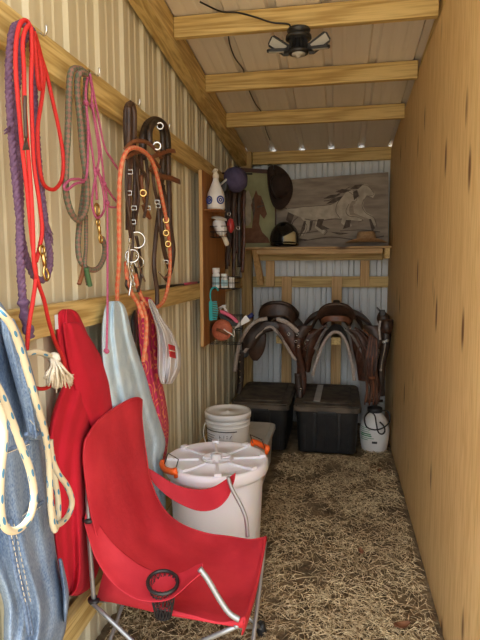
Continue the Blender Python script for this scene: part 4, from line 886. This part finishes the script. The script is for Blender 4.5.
# left stirrup of the right saddle
def stirrup(c, w, h, par, mat):
    pts = [Vector((c[0]+w*math.sin(a), c[1], c[2]+h*.5-h*math.cos(a)*.5)) for a in [-2.5+5.0*k/16 for k in range(17)]]
    MB().tube(pts, 1, prof=(.045, .010), ref=(1, 0, 0)).build('stirrup', mat, par)
LO = [(-.80, .71), (-.795, .85), (-.74, .97), (-.65, 1.04), (-.55, 1.075), (-.45, 1.065), (-.37, 1.02), (-.315, .955)]
LI = [(-.775, .765), (-.70, .865), (-.62, .95), (-.55, .985), (-.49, .93), (-.42, .83), (-.36, .73), (-.335, .715)]
s1 = saddle(-.50, 'dark brown saddle with a grey felt underside and pale pad edge, on the left rack', LO, LI, None, 1.175, 4.40, M['dleather'], M['mleather'], 1.0, .12)
roll([(-.848, .605), (-.835, .72), (-.80, .86), (-.735, .975), (-.66, 1.035), (-.575, 1.055)], 4.375, .017).build('fleece_edge', M['fleece'], s1)['label'] = 'pale fleece edge of the pad'
roll([(-.50, 1.055), (-.43, 1.03), (-.37, .99), (-.325, .945)], 4.375, .019).build('fleece_edge', M['fleece'], s1)['label'] = 'pale fleece edge of the pad'
flap([(1.03, -.66, -.48), (.98, -.73, -.42), (.93, -.79, -.60), (.86, -.80, -.66), (.80, -.785, -.70)], 4.43, .014, .02).build('front_flap', M['dleather'], s1, sub=1)
flap([(1.02, -.55, -.36), (.96, -.50, -.325), (.88, -.45, -.315), (.80, -.40, -.315), (.74, -.36, -.32)], 4.43, .014, .02).build('front_flap', M['leather'], s1, sub=1)
flap([(.92, -.70, -.60), (.84, -.745, -.60), (.76, -.755, -.62), (.71, -.74, -.65), (.68, -.71, -.68)], 4.50, .014, .01).build('sweat_flap', M['mleather'], s1, sub=1)
flap([(.78, -.84, -.78), (.66, -.845, -.785), (.55, -.84, -.79), (.45, -.845, -.80), (.40, -.85, -.82)], 4.44, .012, .01).build('billet_strap', M['dleather'], s1)
flap([(.90, -.35, -.29), (.78, -.345, -.295), (.66, -.33, -.27), (.54, -.335, -.255), (.42, -.33, -.27)], 4.405, .012, .01).build('fender', M['leather'], s1)
for z in (.74, .68, .60, .55, .50): MB().lathe([(0, 0), (.009, 0), (.007, .004), (0, .005)], 10, (-.815, 4.415, z), (0, -1, 0)).build('stud', M['steel'], s1)
for q in ((-.33, .93), (-.34, .87), (-.32, .83), (-.30, .47), (-.40, .93)): ring(MB(), (q[0], 4.37, q[1]), .011, .003, (0, 1, .2), n=12).build('buckle', M['steel'], s1)
flap([(.60, -.35, -.30), (.50, -.345, -.29), (.44, -.335, -.28), (.40, -.33, -.29)], 4.38, .01, .01).build('billet_strap', M['dleather'], s1)
# bundle of straps and the dark boot hanging at the right of the right saddle
t = thing('hanging_reins', 'reddish brown leather reins gathered and hanging beside the right saddle', 'reins', (.27, 4.36, .9)); rt = random.Random(11)
for k in range(16):
    u = k/15; x = .215+.085*u; p = [Vector((.25+.05*u, 4.37, .94-.03*u)), Vector((x+.01, 4.345, .80)), Vector((x+rt.uniform(-.018, .018), 4.335-.004*k % .02, .66)), Vector((.225+.10*u+rt.uniform(-.01, .01), 4.33, .52)), Vector((.215+.11*u, 4.33, .44-rt.uniform(0, .07)))]
    MB().tube(cat(p, 5), 1, prof=(.011, .005), ref=(.3+.4*(k % 3-1), 1, 0)).build('strap', M[('leather', 'leather2', 'mleather', 'leather')[k % 4]], t)
MB().tube([Vector((.235, 4.325, .60)), Vector((.27, 4.318, .595)), Vector((.30, 4.325, .60))], 1, prof=(.02, .006), ref=(0, 1, 0)).build('keeper', M['leather2'], t)
t = thing('tall_boot', 'black leather half chap with silver buckles hanging against the plywood wall', 'half chap', (.36, 4.40, 1.08))
mb = MB(); mb.tube(cat([Vector((.335, 4.42, 1.12)), Vector((.355, 4.42, 1.05)), Vector((.375, 4.41, .95)), Vector((.365, 4.40, .82)), Vector((.345, 4.40, .68)), Vector((.345, 4.40, .52)), Vector((.355, 4.40, .44))], 6), [.018, .026, .034, .043, .050, .052, .050, .047]+[.044-.0007*i for i in range(29)], 14).build('leg', M['dleather'], t)
MB().lathe([(0, 0), (.045, 0), (.052, .03), (.046, .10), (0, .105)], 18, (.372, 4.40, .96), (.1, -.2, 1)).build('cuff', M['mleather'], t)
MB().box((.325, 4.38, 1.06), (.362, 4.41, 1.135)).build('pull_tab', M['black'], t, bevel=.004)
MB().tube(cat([Vector((.365, 4.345, .90)), Vector((.362, 4.34, .84)), Vector((.345, 4.345, .74)), Vector((.335, 4.345, .66))], 5), .003, 6).build('buckle_bar', M['steel'], t)
for q in ((.378, .895), (.352, .885), (.335, .66)): ring(MB(), (q[0], 4.340, q[1]), .008, .003, (0, 1, 0), n=12).build('buckle', M['steel'], t)
MB().tube([Vector((.345, 4.43, 1.10)), Vector((.345, 5.03, 1.10))], .008, 8).build('peg', M['blacks'], t)
MB().tube(cat([Vector((.325, 4.37, 1.05)), Vector((.318, 4.365, .98)), Vector((.328, 4.365, .90))], 5), .009, 8).build('fleece_trim', M['fleece'], t)
# ---------------------------------------------------------------- pump sprayer
c = Vector((.298, 4.36, 0)); t = thing('pump_sprayer', 'white tank pump sprayer with green print and black hose in the back right corner', 'sprayer', c)
MB().lathe([(0, 0), (.085, 0), (.098, .012), (.108, .06), (.117, .13), (.118, .17), (.110, .22), (.090, .265), (.066, .295), (.052, .31), (.052, .325)], 32, c).build('tank', M['white'], t)
MB().lathe([(.055, .315), (.060, .322), (.060, .350), (.035, .36), (.020, .365), (.018, .40)], 22, c).build('pump_cap', M['black'], t)
MB().tube([c+Vector((-.06, 0, .405)), c+Vector((.06, 0, .405))], .012, 10).build('pump_handle', M['black'], t)
hz = [(.04, -.03, .33), (.095, -.07, .34), (.108, -.09, .27), (.06, -.125, .225), (-.01, -.13, .205), (-.07, -.12, .225), (-.085, -.105, .29), (-.05, -.11, .34), (-.01, -.12, .32), (.005, -.128, .25), (.02, -.135, .19), (.05, -.135, .175), (.07, -.13, .20), (.06, -.13, .24), (.03, -.13, .27)]
MB().tube(cat([c+Vector(v) for v in hz], 7), .0058, 8).build('hose', M['black'], t)
mb = MB()
for k, (z, u0, u1) in enumerate([(.205, -1.25, -.45), (.19, -1.2, -.35), (.175, -1.2, -.4), (.155, -1.2, -.3), (.14, -1.2, -.25), (.125, -1.15, -.1), (.11, -1.15, -.5)]):
    th = .009 if k in (3, 4) else .004; rr = .1185 if z < .18 else .1155
    g = [[c+Vector((rr*math.sin(u), -rr*math.cos(u), z+dz)) for u in [u0+(u1-u0)*q/9 for q in range(10)]] for dz in (0, th)]; mb.sheet(g, .001)
mb.build('printed_text', M['greenink'], t)
g = [[c+Vector((.1185*math.sin(u), -.1185*math.cos(u), z)) for u in (-.22, -.05, .12)] for z in (.088, .105)]; MB().sheet(g, .001).build('printed_mark', M['ink'], t)
# ---------------------------------------------------------------- ceiling lamp and cable
c = Vector((-.212, 2.782, 2.645)); t = thing('work_lamp', 'black ceiling lamp with folding light panels fixed under the first roof timber', 'lamp', c)
MB().lathe([(0, 0), (.055, 0), (.058, -.008), (.050, -.02), (.042, -.028), (.040, -.05), (.034, -.052), (0, -.054)], 24, c).build('socket', M['black'], t)
mb = MB(); 
for k in range(16): a = 2*PI*k/16; mb.beam(c+Vector((.036*math.cos(a), .036*math.sin(a), -.05)), c+Vector((.046*math.cos(a), .046*math.sin(a), -.098)), .004, .012)
mb.lathe([(0, -.05), (.034, -.05), (.036, -.095), (.048, -.10), (.048, -.115), (0, -.116)], 24, c); mb.lathe([(.03, -.03), (.062, -.032), (.064, -.046), (.03, -.048)], 24, c).build('heat_sink', M['black'], t)
MB().lathe([(0, -.116), (.034, -.116), (.033, -.121), (.012, -.124), (.010, -.132), (0, -.133)], 24, c).build('led_disc', M['led'], t)
def panel(az, tilt, L=.135, w=.070, face=None):
    d = Vector((math.cos(az)*math.cos(tilt), math.sin(az)*math.cos(tilt), math.sin(tilt))); s = Vector((-math.sin(az), math.cos(az), 0))
    if face: s = d.cross(Vector(face)).normalized()
    n = s.cross(d)
    if n.z > 0: n = -n
    o = c+Vector((.046*math.cos(az), .046*math.sin(az), -.104)); mb = MB()
    P = [(0, -.6*w/2), (.02, -w/2), (L-.012, -w/2), (L, -w/2+.012), (L, w/2-.012), (L-.012, w/2), (.02, w/2), (0, .6*w/2)]
    p = mb.prism([o+d*a+s*b for a, b in P], -n*.012).build('light_panel', M['black'], t, bevel=.002)
    MB().prism([o+d*a+s*b+n*.0005 for a, b in ((.026, -w/2+.010), (L-.010, -w/2+.010), (L-.010, w/2-.010), (.026, w/2-.010))], n*.002).build('led_plate', M['led'], p)
panel(PI-.12, .62, .125, .058, (0, -1, -.45)); panel(.12, .62, .125, .058, (0, -1, -.45)); panel(3.30, -.02, .11, .035); panel(-.16, -.02, .11, .035)
def roofp(px, py, dz=.008):
    d = ray(px, py); s = (3.025-dz-EYE.z)/(d.z+.098*d.y); return EYE+d*s
mb = MB()
pts = [atY(px, py, 2.752) for px, py in ((221, 11.5), (237, 12.5), (255, 17), (272, 22.5), (288, 24))]+[c+Vector((-.035, -.045, -.012))]
mb.tube(cat([roofp(200, 2)]+pts, 6), .0042, 7)
mb2 = MB().tube(cat([roofp(228, 33), roofp(230, 45), roofp(235, 58), roofp(243, 69), roofp(244.5, 76), roofp(249, 90), roofp(255, 103), roofp(262, 113), roofp(264, 121), roofp(266, 130), roofp(270, 140)], 6), .0042, 7)
tag(mb.build('power_cable', M['black'], loc=c+Vector((-.3, 0, .1))), 'thin black cable running from the ceiling lamp along the first roof timber', 'cable')
tag(mb2.build('power_cable', M['black']), 'thin black cable trailing over the roof sheets towards the back wall', 'cable')
# ================================================================ CONTAINERS ON THE FLOOR
x0, x1, y0, y1, h = -.878, -.462, 2.93, 4.04, .285
t = thing('grey_tote', 'grey flat lidded tote against the tin wall, carrying the white bucket', 'tote', ((x0+x1)/2, (y0+y1)/2, 0))
tapered(MB(), x0+.02, x1-.02, y0+.02, y1-.02, 0, h-.03, .06).build('body', M['tote'], t, bevel=.004)
mb = MB(); tapered(mb, x0, x1, y0, y1, h-.04, h-.004, 0, .06); mb.build('lid', M['tote'], t, bevel=.005)
mb = MB(); tapered(mb, x0+.03, x1-.03, y0+.03, y1-.03, h-.0041, h+.006, .0, .05); mb.build('raised_panel', M['tote'], t, bevel=.004)
# bucket
c = Vector((-.668, 3.20, h+.007)); t = thing('bucket', 'small white lidded bucket with a printed label standing on the grey tote', 'bucket', c)
R, H = .138, .305
MB().lathe([(0, 0), (R*.86, 0), (R*.88, .006), (R*.965, H-.07), (R*.965, H-.012), (0, H-.012)], 40, c).build('body', M['white'], t)
mb = MB(); mb.lathe([(R*.97, H-.085), (R*1.0, H-.083), (R*1.0, H-.076), (R*.97, H-.074)], 40, c); mb.lathe([(R*.97, H-.060), (R*1.01, H-.058), (R*1.01, H-.050), (R*.97, H-.048)], 40, c).build('rim_ring', M['white'], t)
MB().lathe([(R*1.0, H-.036), (R*1.04, H-.034), (R*1.05, H-.004), (R*1.02, H+.004), (R*.95, H+.002), (R*.93, H-.006), (R*.30, H-.006), (R*.28, H-.003), (R*.08, H-.003), (R*.07, H+.001), (0, H+.001)], 44, c).build('lid', M['white'], t)
def wrap(c, r0, r1, u0, u1, z0, z1, th=.0012, n=14):
    """patch lying on a bucket's side between angles measured from the camera side"""
    return [[c+Vector((r*math.sin(u), -r*math.cos(u), z)) for u in [u0+(u1-u0)*q/n for q in range(n+1)]] for r, z in ((r0, z0), (r1, z1))]
RR = lambda z: R*(.88+.085*(z-.006)/(H-.076))+.0012
pl = MB().sheet(wrap(c, RR(.10), RR(.20), -1.15, .42, .10, .20), .001).build('label', M['paper'], t)
mb = MB(); mb.sheet(wrap(c, RR(.208)+.001, RR(.213)+.001, -1.2, .62, .204, .210), .0012)
for z, u0, u1 in ((.18, -1.05, -.45), (.165, -1.05, -.5), (.15, -1.05, -.4), (.135, -1.05, -.55), (.12, -1.05, -.2)): mb.sheet(wrap(c, RR(z)+.001, RR(z)+.001, u0, u1, z, z+.003), .001, )
def letters(mb, u, z, hgt, word_cells, du):
    """blocky print: each glyph is a short list of strokes in a unit cell, wrapped on the bucket"""
    for k, st in enumerate(word_cells):
        for (ax, ay, bx, by) in st:
            q = [(ax, ay), ((ax+bx)/2, (ay+by)/2), (bx, by)]
            mb.tube([c+Vector(((RR(z)+.0015)*math.sin(u+(k+x*.7)*du), -(RR(z)+.0015)*math.cos(u+(k+x*.7)*du), z+y*hgt)) for x, y in q], .0016, 5)
G = {'E': [(0, 0, 0, 1), (0, 1, 1, 1), (0, .5, .8, .5), (0, 0, 1, 0)], 'A': [(0, 0, .5, 1), (.5, 1, 1, 0), (.25, .4, .75, .4)], 'S': [(1, 1, 0, 1), (0, 1, 0, .5), (0, .5, 1, .5), (1, .5, 1, 0), (1, 0, 0, 0)], 'Y': [(0, 1, .5, .5), (1, 1, .5, .5), (.5, .5, .5, 0)]}
letters(mb, -.20, .165, .020, [[(0, 0, 0, 1), (0, .5, .6, .5)], [(.5, 0, .5, 1)], [(0, .2, .8, .2), (0, .8, .8, .8)], [(0, 0, .8, 1)]], .16)
for k in range(4): mb.sheet(wrap(c, RR(.13)+.0015, RR(.15)+.0015, -.20+k*.17, -.09+k*.17, .128, .148), .001, )
mb.build('label_print', M['ink'], t)
MB().tube(cat([c+Vector((-R*1.0, -.02, H-.07)), c+Vector((-R*1.03, -.06, .17)), c+Vector((-R*.75, -R*.80, .10))], 7), .0035, 7).build('bail_handle', M['white'], t)
# big tub
c = Vector((-.572, 2.465, 0)); R, H = .243, .57
t = thing('white_tub', 'large round white lidded tub with orange latch handles behind the red chair', 'tub', c)
MB().lathe([(0, 0), (R*.80, 0), (R*.83, .012), (R*.93, H-.06), (R*.93, H-.03), (0, H-.03)], 64, c).build('body', M['tubw'], t)
L = [(R*.94, H-.062), (R*1.0, H-.060), (R*1.03, H-.045), (R*1.03, H-.012), (R*1.0, H-.002), (R*.95, H), (R*.91, H-.008), (R*.36, H-.010), (R*.35, H-.003), (R*.29, H-.003), (R*.27, H-.010), (R*.10, H-.010), (R*.09, H+.014), (0, H+.015)]
lid = MB().lathe(L, 64, c).build('lid', M['tubw'], t)
mb = MB()
for k in range(8):
    a = 2*PI*k/8+.25; d = Vector((math.cos(a), math.sin(a), 0)); mb.beam(c+d*R*.34+Vector((0, 0, H-.007)), c+d*R*.93+Vector((0, 0, H-.003)), .016, .012)
    mb.beam(c+d*R*.86+Vector((0, 0, H+.003)), c+d*R*.98+Vector((0, 0, H+.003)), .034, .016)
    b_ = a+PI/8
for k in range(8):
    a = 2*PI*k/8+.25+PI/8; d = Vector((math.cos(a), math.sin(a), 0)); mb.beam(c+d*R*.12+Vector((0, 0, H-.008)), c+d*R*.29+Vector((0, 0, H-.006)), .010, .008)
mb.build('lid_ribs', M['tubw'], lid, bevel=.002)
for px, py in ((174, 470), (259, 449)):
    p = atZ(px, py, H-.01); d = (p-c); d.z = 0; d.normalize(); s = Vector((-d.y, d.x, 0)); q = c+d*R*1.05+Vector((0, 0, H+.006))
    l_ = MB().tube(cat([q+s*.062+Vector((0, 0, -.006)), q+s*.055+d*.014+Vector((0, 0, .002)), q+d*.022+Vector((0, 0, -.004)), q-s*.055+d*.014+Vector((0, 0, .002)), q-s*.062+Vector((0, 0, -.006))], 5), 1, prof=(.026, .014), ref=tuple(d)).build('latch', M['orange'], t)
    l_['label'] = 'orange latch handle'
    mb = MB(); mb.box((-.012, -.012, -.02), (.012, .012, .026))
    for sg in (1, -1): MB().tube([q+s*.062*sg+Vector((0, 0, -.025)), q+s*.062*sg+d*.006+Vector((0, 0, .018))], .010, 8).build('grip', M['orange'], l_)
    MB().tube([q+s*.052, q+s*.05+Vector((0, 0, .05))-d*.02, q-s*.05+Vector((0, 0, .05))-d*.02, q-s*.052], .0025, 6).build('wire_bail', M['blacks'], l_)
# ================================================================ FOLDING CHAIR
SHEAR = .16
t = thing('camp_chair', 'red canvas folding camp chair with grey tube frame and mesh cup holder', 'chair', (-.52, 1.80, 0))
yn, yf = 1.60, 2.105
def T(name, pts, r=.0085, par=None, mat='zinc'): return MB().tube(cat([Vector(p) for p in pts], 6), r, 12).build(name, M[mat], par or t)
# fabric sling: near and far edge profiles joined by a sagging sheet
def prof(v):
    """side profile (x, z) from the top of the back to the front of the seat"""
    P = cat([Vector((x, 0, z)) for x, z in ((-.800, .965), (-.795, .86), (-.785, .72), (-.765, .58), (-.715, .475), (-.62, .418), (-.50, .395), (-.38, .395), (-.30, .41), (-.272, .425))], 5)
    i = v*(len(P)-1); k = min(int(i), len(P)-2); return P[k].lerp(P[k+1], i-k)
g = []
NV, NU = 44, 22
for i in range(NV+1):
    v = i/NV; p = prof(v); row = []
    for j in range(NU+1):
        u = j/NU; w = math.sin(PI*u)
        y = yn+(yf-yn)*u
        back = max(0, 1-v/.42); seat = max(0, min(1, (v-.5)/.3))
        z = p.z+(-.045*w*seat)+.0; x = p.x-.028*w*back*(1-back*.3)
        # rounded top corners and slight wrinkles
        if v < .12: z -= .03*(1-v/.12)**2*abs(2*u-1)**6; y = (yn+yf)/2+(y-(yn+yf)/2)*(1-.03*(1-v/.12)**2)
        if .25 < v < .62: y = (yn+yf)/2+(y-(yn+yf)/2)*(1-.05*math.sin(PI*(v-.25)/.37))
        wrap_ = min(1, .3+v/.15)*max(0, 1-v/.40)**.5*abs(2*u-1)**7; x -= .026*wrap_; y += .016*wrap_*(1 if u > .5 else -1)
        wr = .007*noise.noise(Vector((u*4, v*9, 1)))+.004*math.sin(9*u+14*v)*math.sin(PI*v)
        row.append(Vector((x+wr*back, y, z+wr*(1-back)+wr*.3)))
    g.append(row)
MB().sheet(g, .004).build('sling', M['canvas'], t, sub=1)
for side, sg in ((yn, -1), (yf, 1)):     # bound edges
    mb = MB(); mb.tube([g[i][0 if sg < 0 else NU]+Vector((0, 0, .0)) for i in range(0, NV+1)], .0045, 7).build('binding', M['canvas'], t)
mb = MB(); mb.tube([q for q in g[0]], .005, 7).build('binding', M['canvas'], t); mb = MB(); mb.tube([q for q in g[-1]], .005, 7).build('binding', M['canvas'], t)
# front valance that closes round the front corners, and side skirts of the seat
front = [[g[-1][j]+Vector((.004-.01*k, 0, -.055*k*(1-.0*math.sin(PI*j/NU)))) for j in range(NU+1)] for k in (0, .5, 1)]
MB().sheet(front, .004).build('front_hem', M['canvas'], t)
for yy, nm, jj in ((yn, -1, 0), (yf, 1, NU)):
    rows = []
    for k in (0, .5, 1): rows.append([Vector((q.x-.045*k*max(0, 1-(i-17)/9), q.y+nm*.003, q.z*(1-k)+k*(.365+.06*(q.x+.8)))) for i in range(17, NV+1, 3) for q in [g[i][jj]]])
    MB().sheet(rows, .004).build('side_panel', M['canvas'], t)
# rear posts
npx, fpx = [(-.822, yn+.030, .92), (-.812, yn-.002, .66), (-.802, yn-.002, .36)], [(-.822, yf-.030, .90), (-.812, yf+.004, .64), (-.802, yf+.004, .36)]
for a in (npx, fpx):
    T('rear_post', [a[0], a[1], a[2]])
# armrests
def armrest(rows, name, par=t):
    """cloth band: rows of (inner edge point, outer edge point)"""
    A = cat([Vector(a) for a, b in rows], 6); B = cat([Vector(b) for a, b in rows], 6); g = []
    for a, b in zip(A, B): g.append([a.lerp(b, s)+Vector((0, 0, -.010*math.sin(PI*s))) for s in (0, .2, .4, .6, .8, 1)])
    return MB().sheet(g, .004).build(name, M['canvas'], par, sub=1)
yo = yn-.035
armrest([((-.82, yn+.005, .715), (-.82, yn-.022, .655)), ((-.765, yn+.03, .60), (-.765, yn-.050, .555)), ((-.69, yn+.035, .535), (-.69, yn-.07, .492)), ((-.60, yn+.035, .50), (-.60, yn-.075, .462)), ((-.50, yn+.035, .508), (-.50, yn-.07, .480)), ((-.43, yn+.025, .555), (-.43, yn-.045, .540)), ((-.405, yn+.010, .575), (-.405, yn-.03, .560))], 'armrest')
TB = [((147, 467), (149, 476)), ((157, 473), (159, 489)), ((175, 484), (176, 502)), ((195, 489), (198, 511)), ((212, 487), (216, 509)), ((226, 479), (228, 498)), ((236, 472), (233, 483))]
def unsheared(p): return Vector((p.x, p.y+SHEAR*(p.x+.8), p.z))
TB2 = [(2.135-.16*.4*i/6, a, b) for i, (a, b) in enumerate(TB)]
armrest([(unsheared(atY(*a, y+.02)), unsheared(atY(*b, y-.01))) for y, a, b in TB2], 'armrest')
# front arm posts
T('arm_post', [(-.412, yn-.01, .565), (-.385, yn-.01, .535), (-.345, yn-.010, .475), (-.315, yn-.010, .440), (-.285, yn-.008, .425)], .0095)
T('arm_post', [(-.43, yf+.01, .645), (-.415, yf+.01, .60), (-.375, yf+.01, .53), (-.355, yf+.008, .48), (-.348, yf+.004, .41)], .0085)
# collars where posts pass through the cloth
for p in ((-.812, yn-.002, .655), (-.802, yn-.002, .372), (-.812, yf+.004, .64)):
    MB().lathe([(.010, -.007), (.020, -.006), (.022, 0), (.020, .006), (.010, .007)], 16, p).build('collar', M['black'], t)
# crossed legs and feet
feet = {'nb': (-.83, yn-.01), 'fb': (-.83, yf+.01), 'nf': (-.29, yn-.01), 'ff': (-.29, yf+.01)}
tops = {'nb': (-.80, yn-.006, .37), 'fb': (-.80, yf+.006, .37), 'nf': (-.285, yn-.006, .40), 'ff': (-.285, yf+.006, .40)}
for a, b, o in (('nb', 'nf', -.010), ('nf', 'nb', .010), ('fb', 'ff', -.010), ('ff', 'fb', .010), ('nb', 'fb', -.010), ('fb', 'nb', .010), ('nf', 'ff', -.010), ('ff', 'nf', .010)):
    T('leg', [(tops[a][0]+(0 if a[0] != b[0] else 0)+(o if a[1] == b[1] else 0), tops[a][1]+(o if a[1] != b[1] else 0), tops[a][2]), (feet[b][0]+(o if a[1] == b[1] else 0), feet[b][1]+(o if a[1] != b[1] else 0), .03)], .0075)
for k, (x, y) in feet.items(): MB().lathe([(0, 0), (.022, 0), (.024, .008), (.016, .035), (.014, .05), (0, .05)], 16, (x, y, 0.0)).build('foot', M['black'], t)
# cup holder
cc = Vector((-.535, yn-.022, .503)); M['mesh'] = base('black_mesh', (.02, .018, .018), .8)[0]
ch = MB(); ring(ch, cc, .050, .006, (0, -.15, 1), n=26); ch = ch.build('cup_holder', M['black'], t)
mb = MB(); rr = [(.047, 0), (.042, -.03), (.036, -.07), (.028, -.11)]
for k in range(18):
    for s in (1, -1): mb.tube([cc+Vector((r_*math.cos(2*PI*k/18+s*i*.35), r_*math.sin(2*PI*k/18+s*i*.35), z)) for i, (r_, z) in enumerate(rr)], .0014, 4)
for r_, z in rr[1:]: ring(mb, cc+Vector((0, 0, z)), r_, .0014, (0, 0, 1), n=18)
mb.lathe([(0, -.111), (.028, -.111), (.028, -.109), (0, -.109)], 18, cc).build('net', M['mesh'], ch)

# the chair stands slightly askew: its front is nearer the door than its back
def slant(o):
    for ch in o.children:
        if ch.type == 'MESH':
            off = world(ch).x+.8
            for v in ch.data.vertices: v.co.y -= SHEAR*(v.co.x+off)
        slant(ch)
bpy.context.view_layer.update(); slant(bpy.data.objects['camp_chair'])
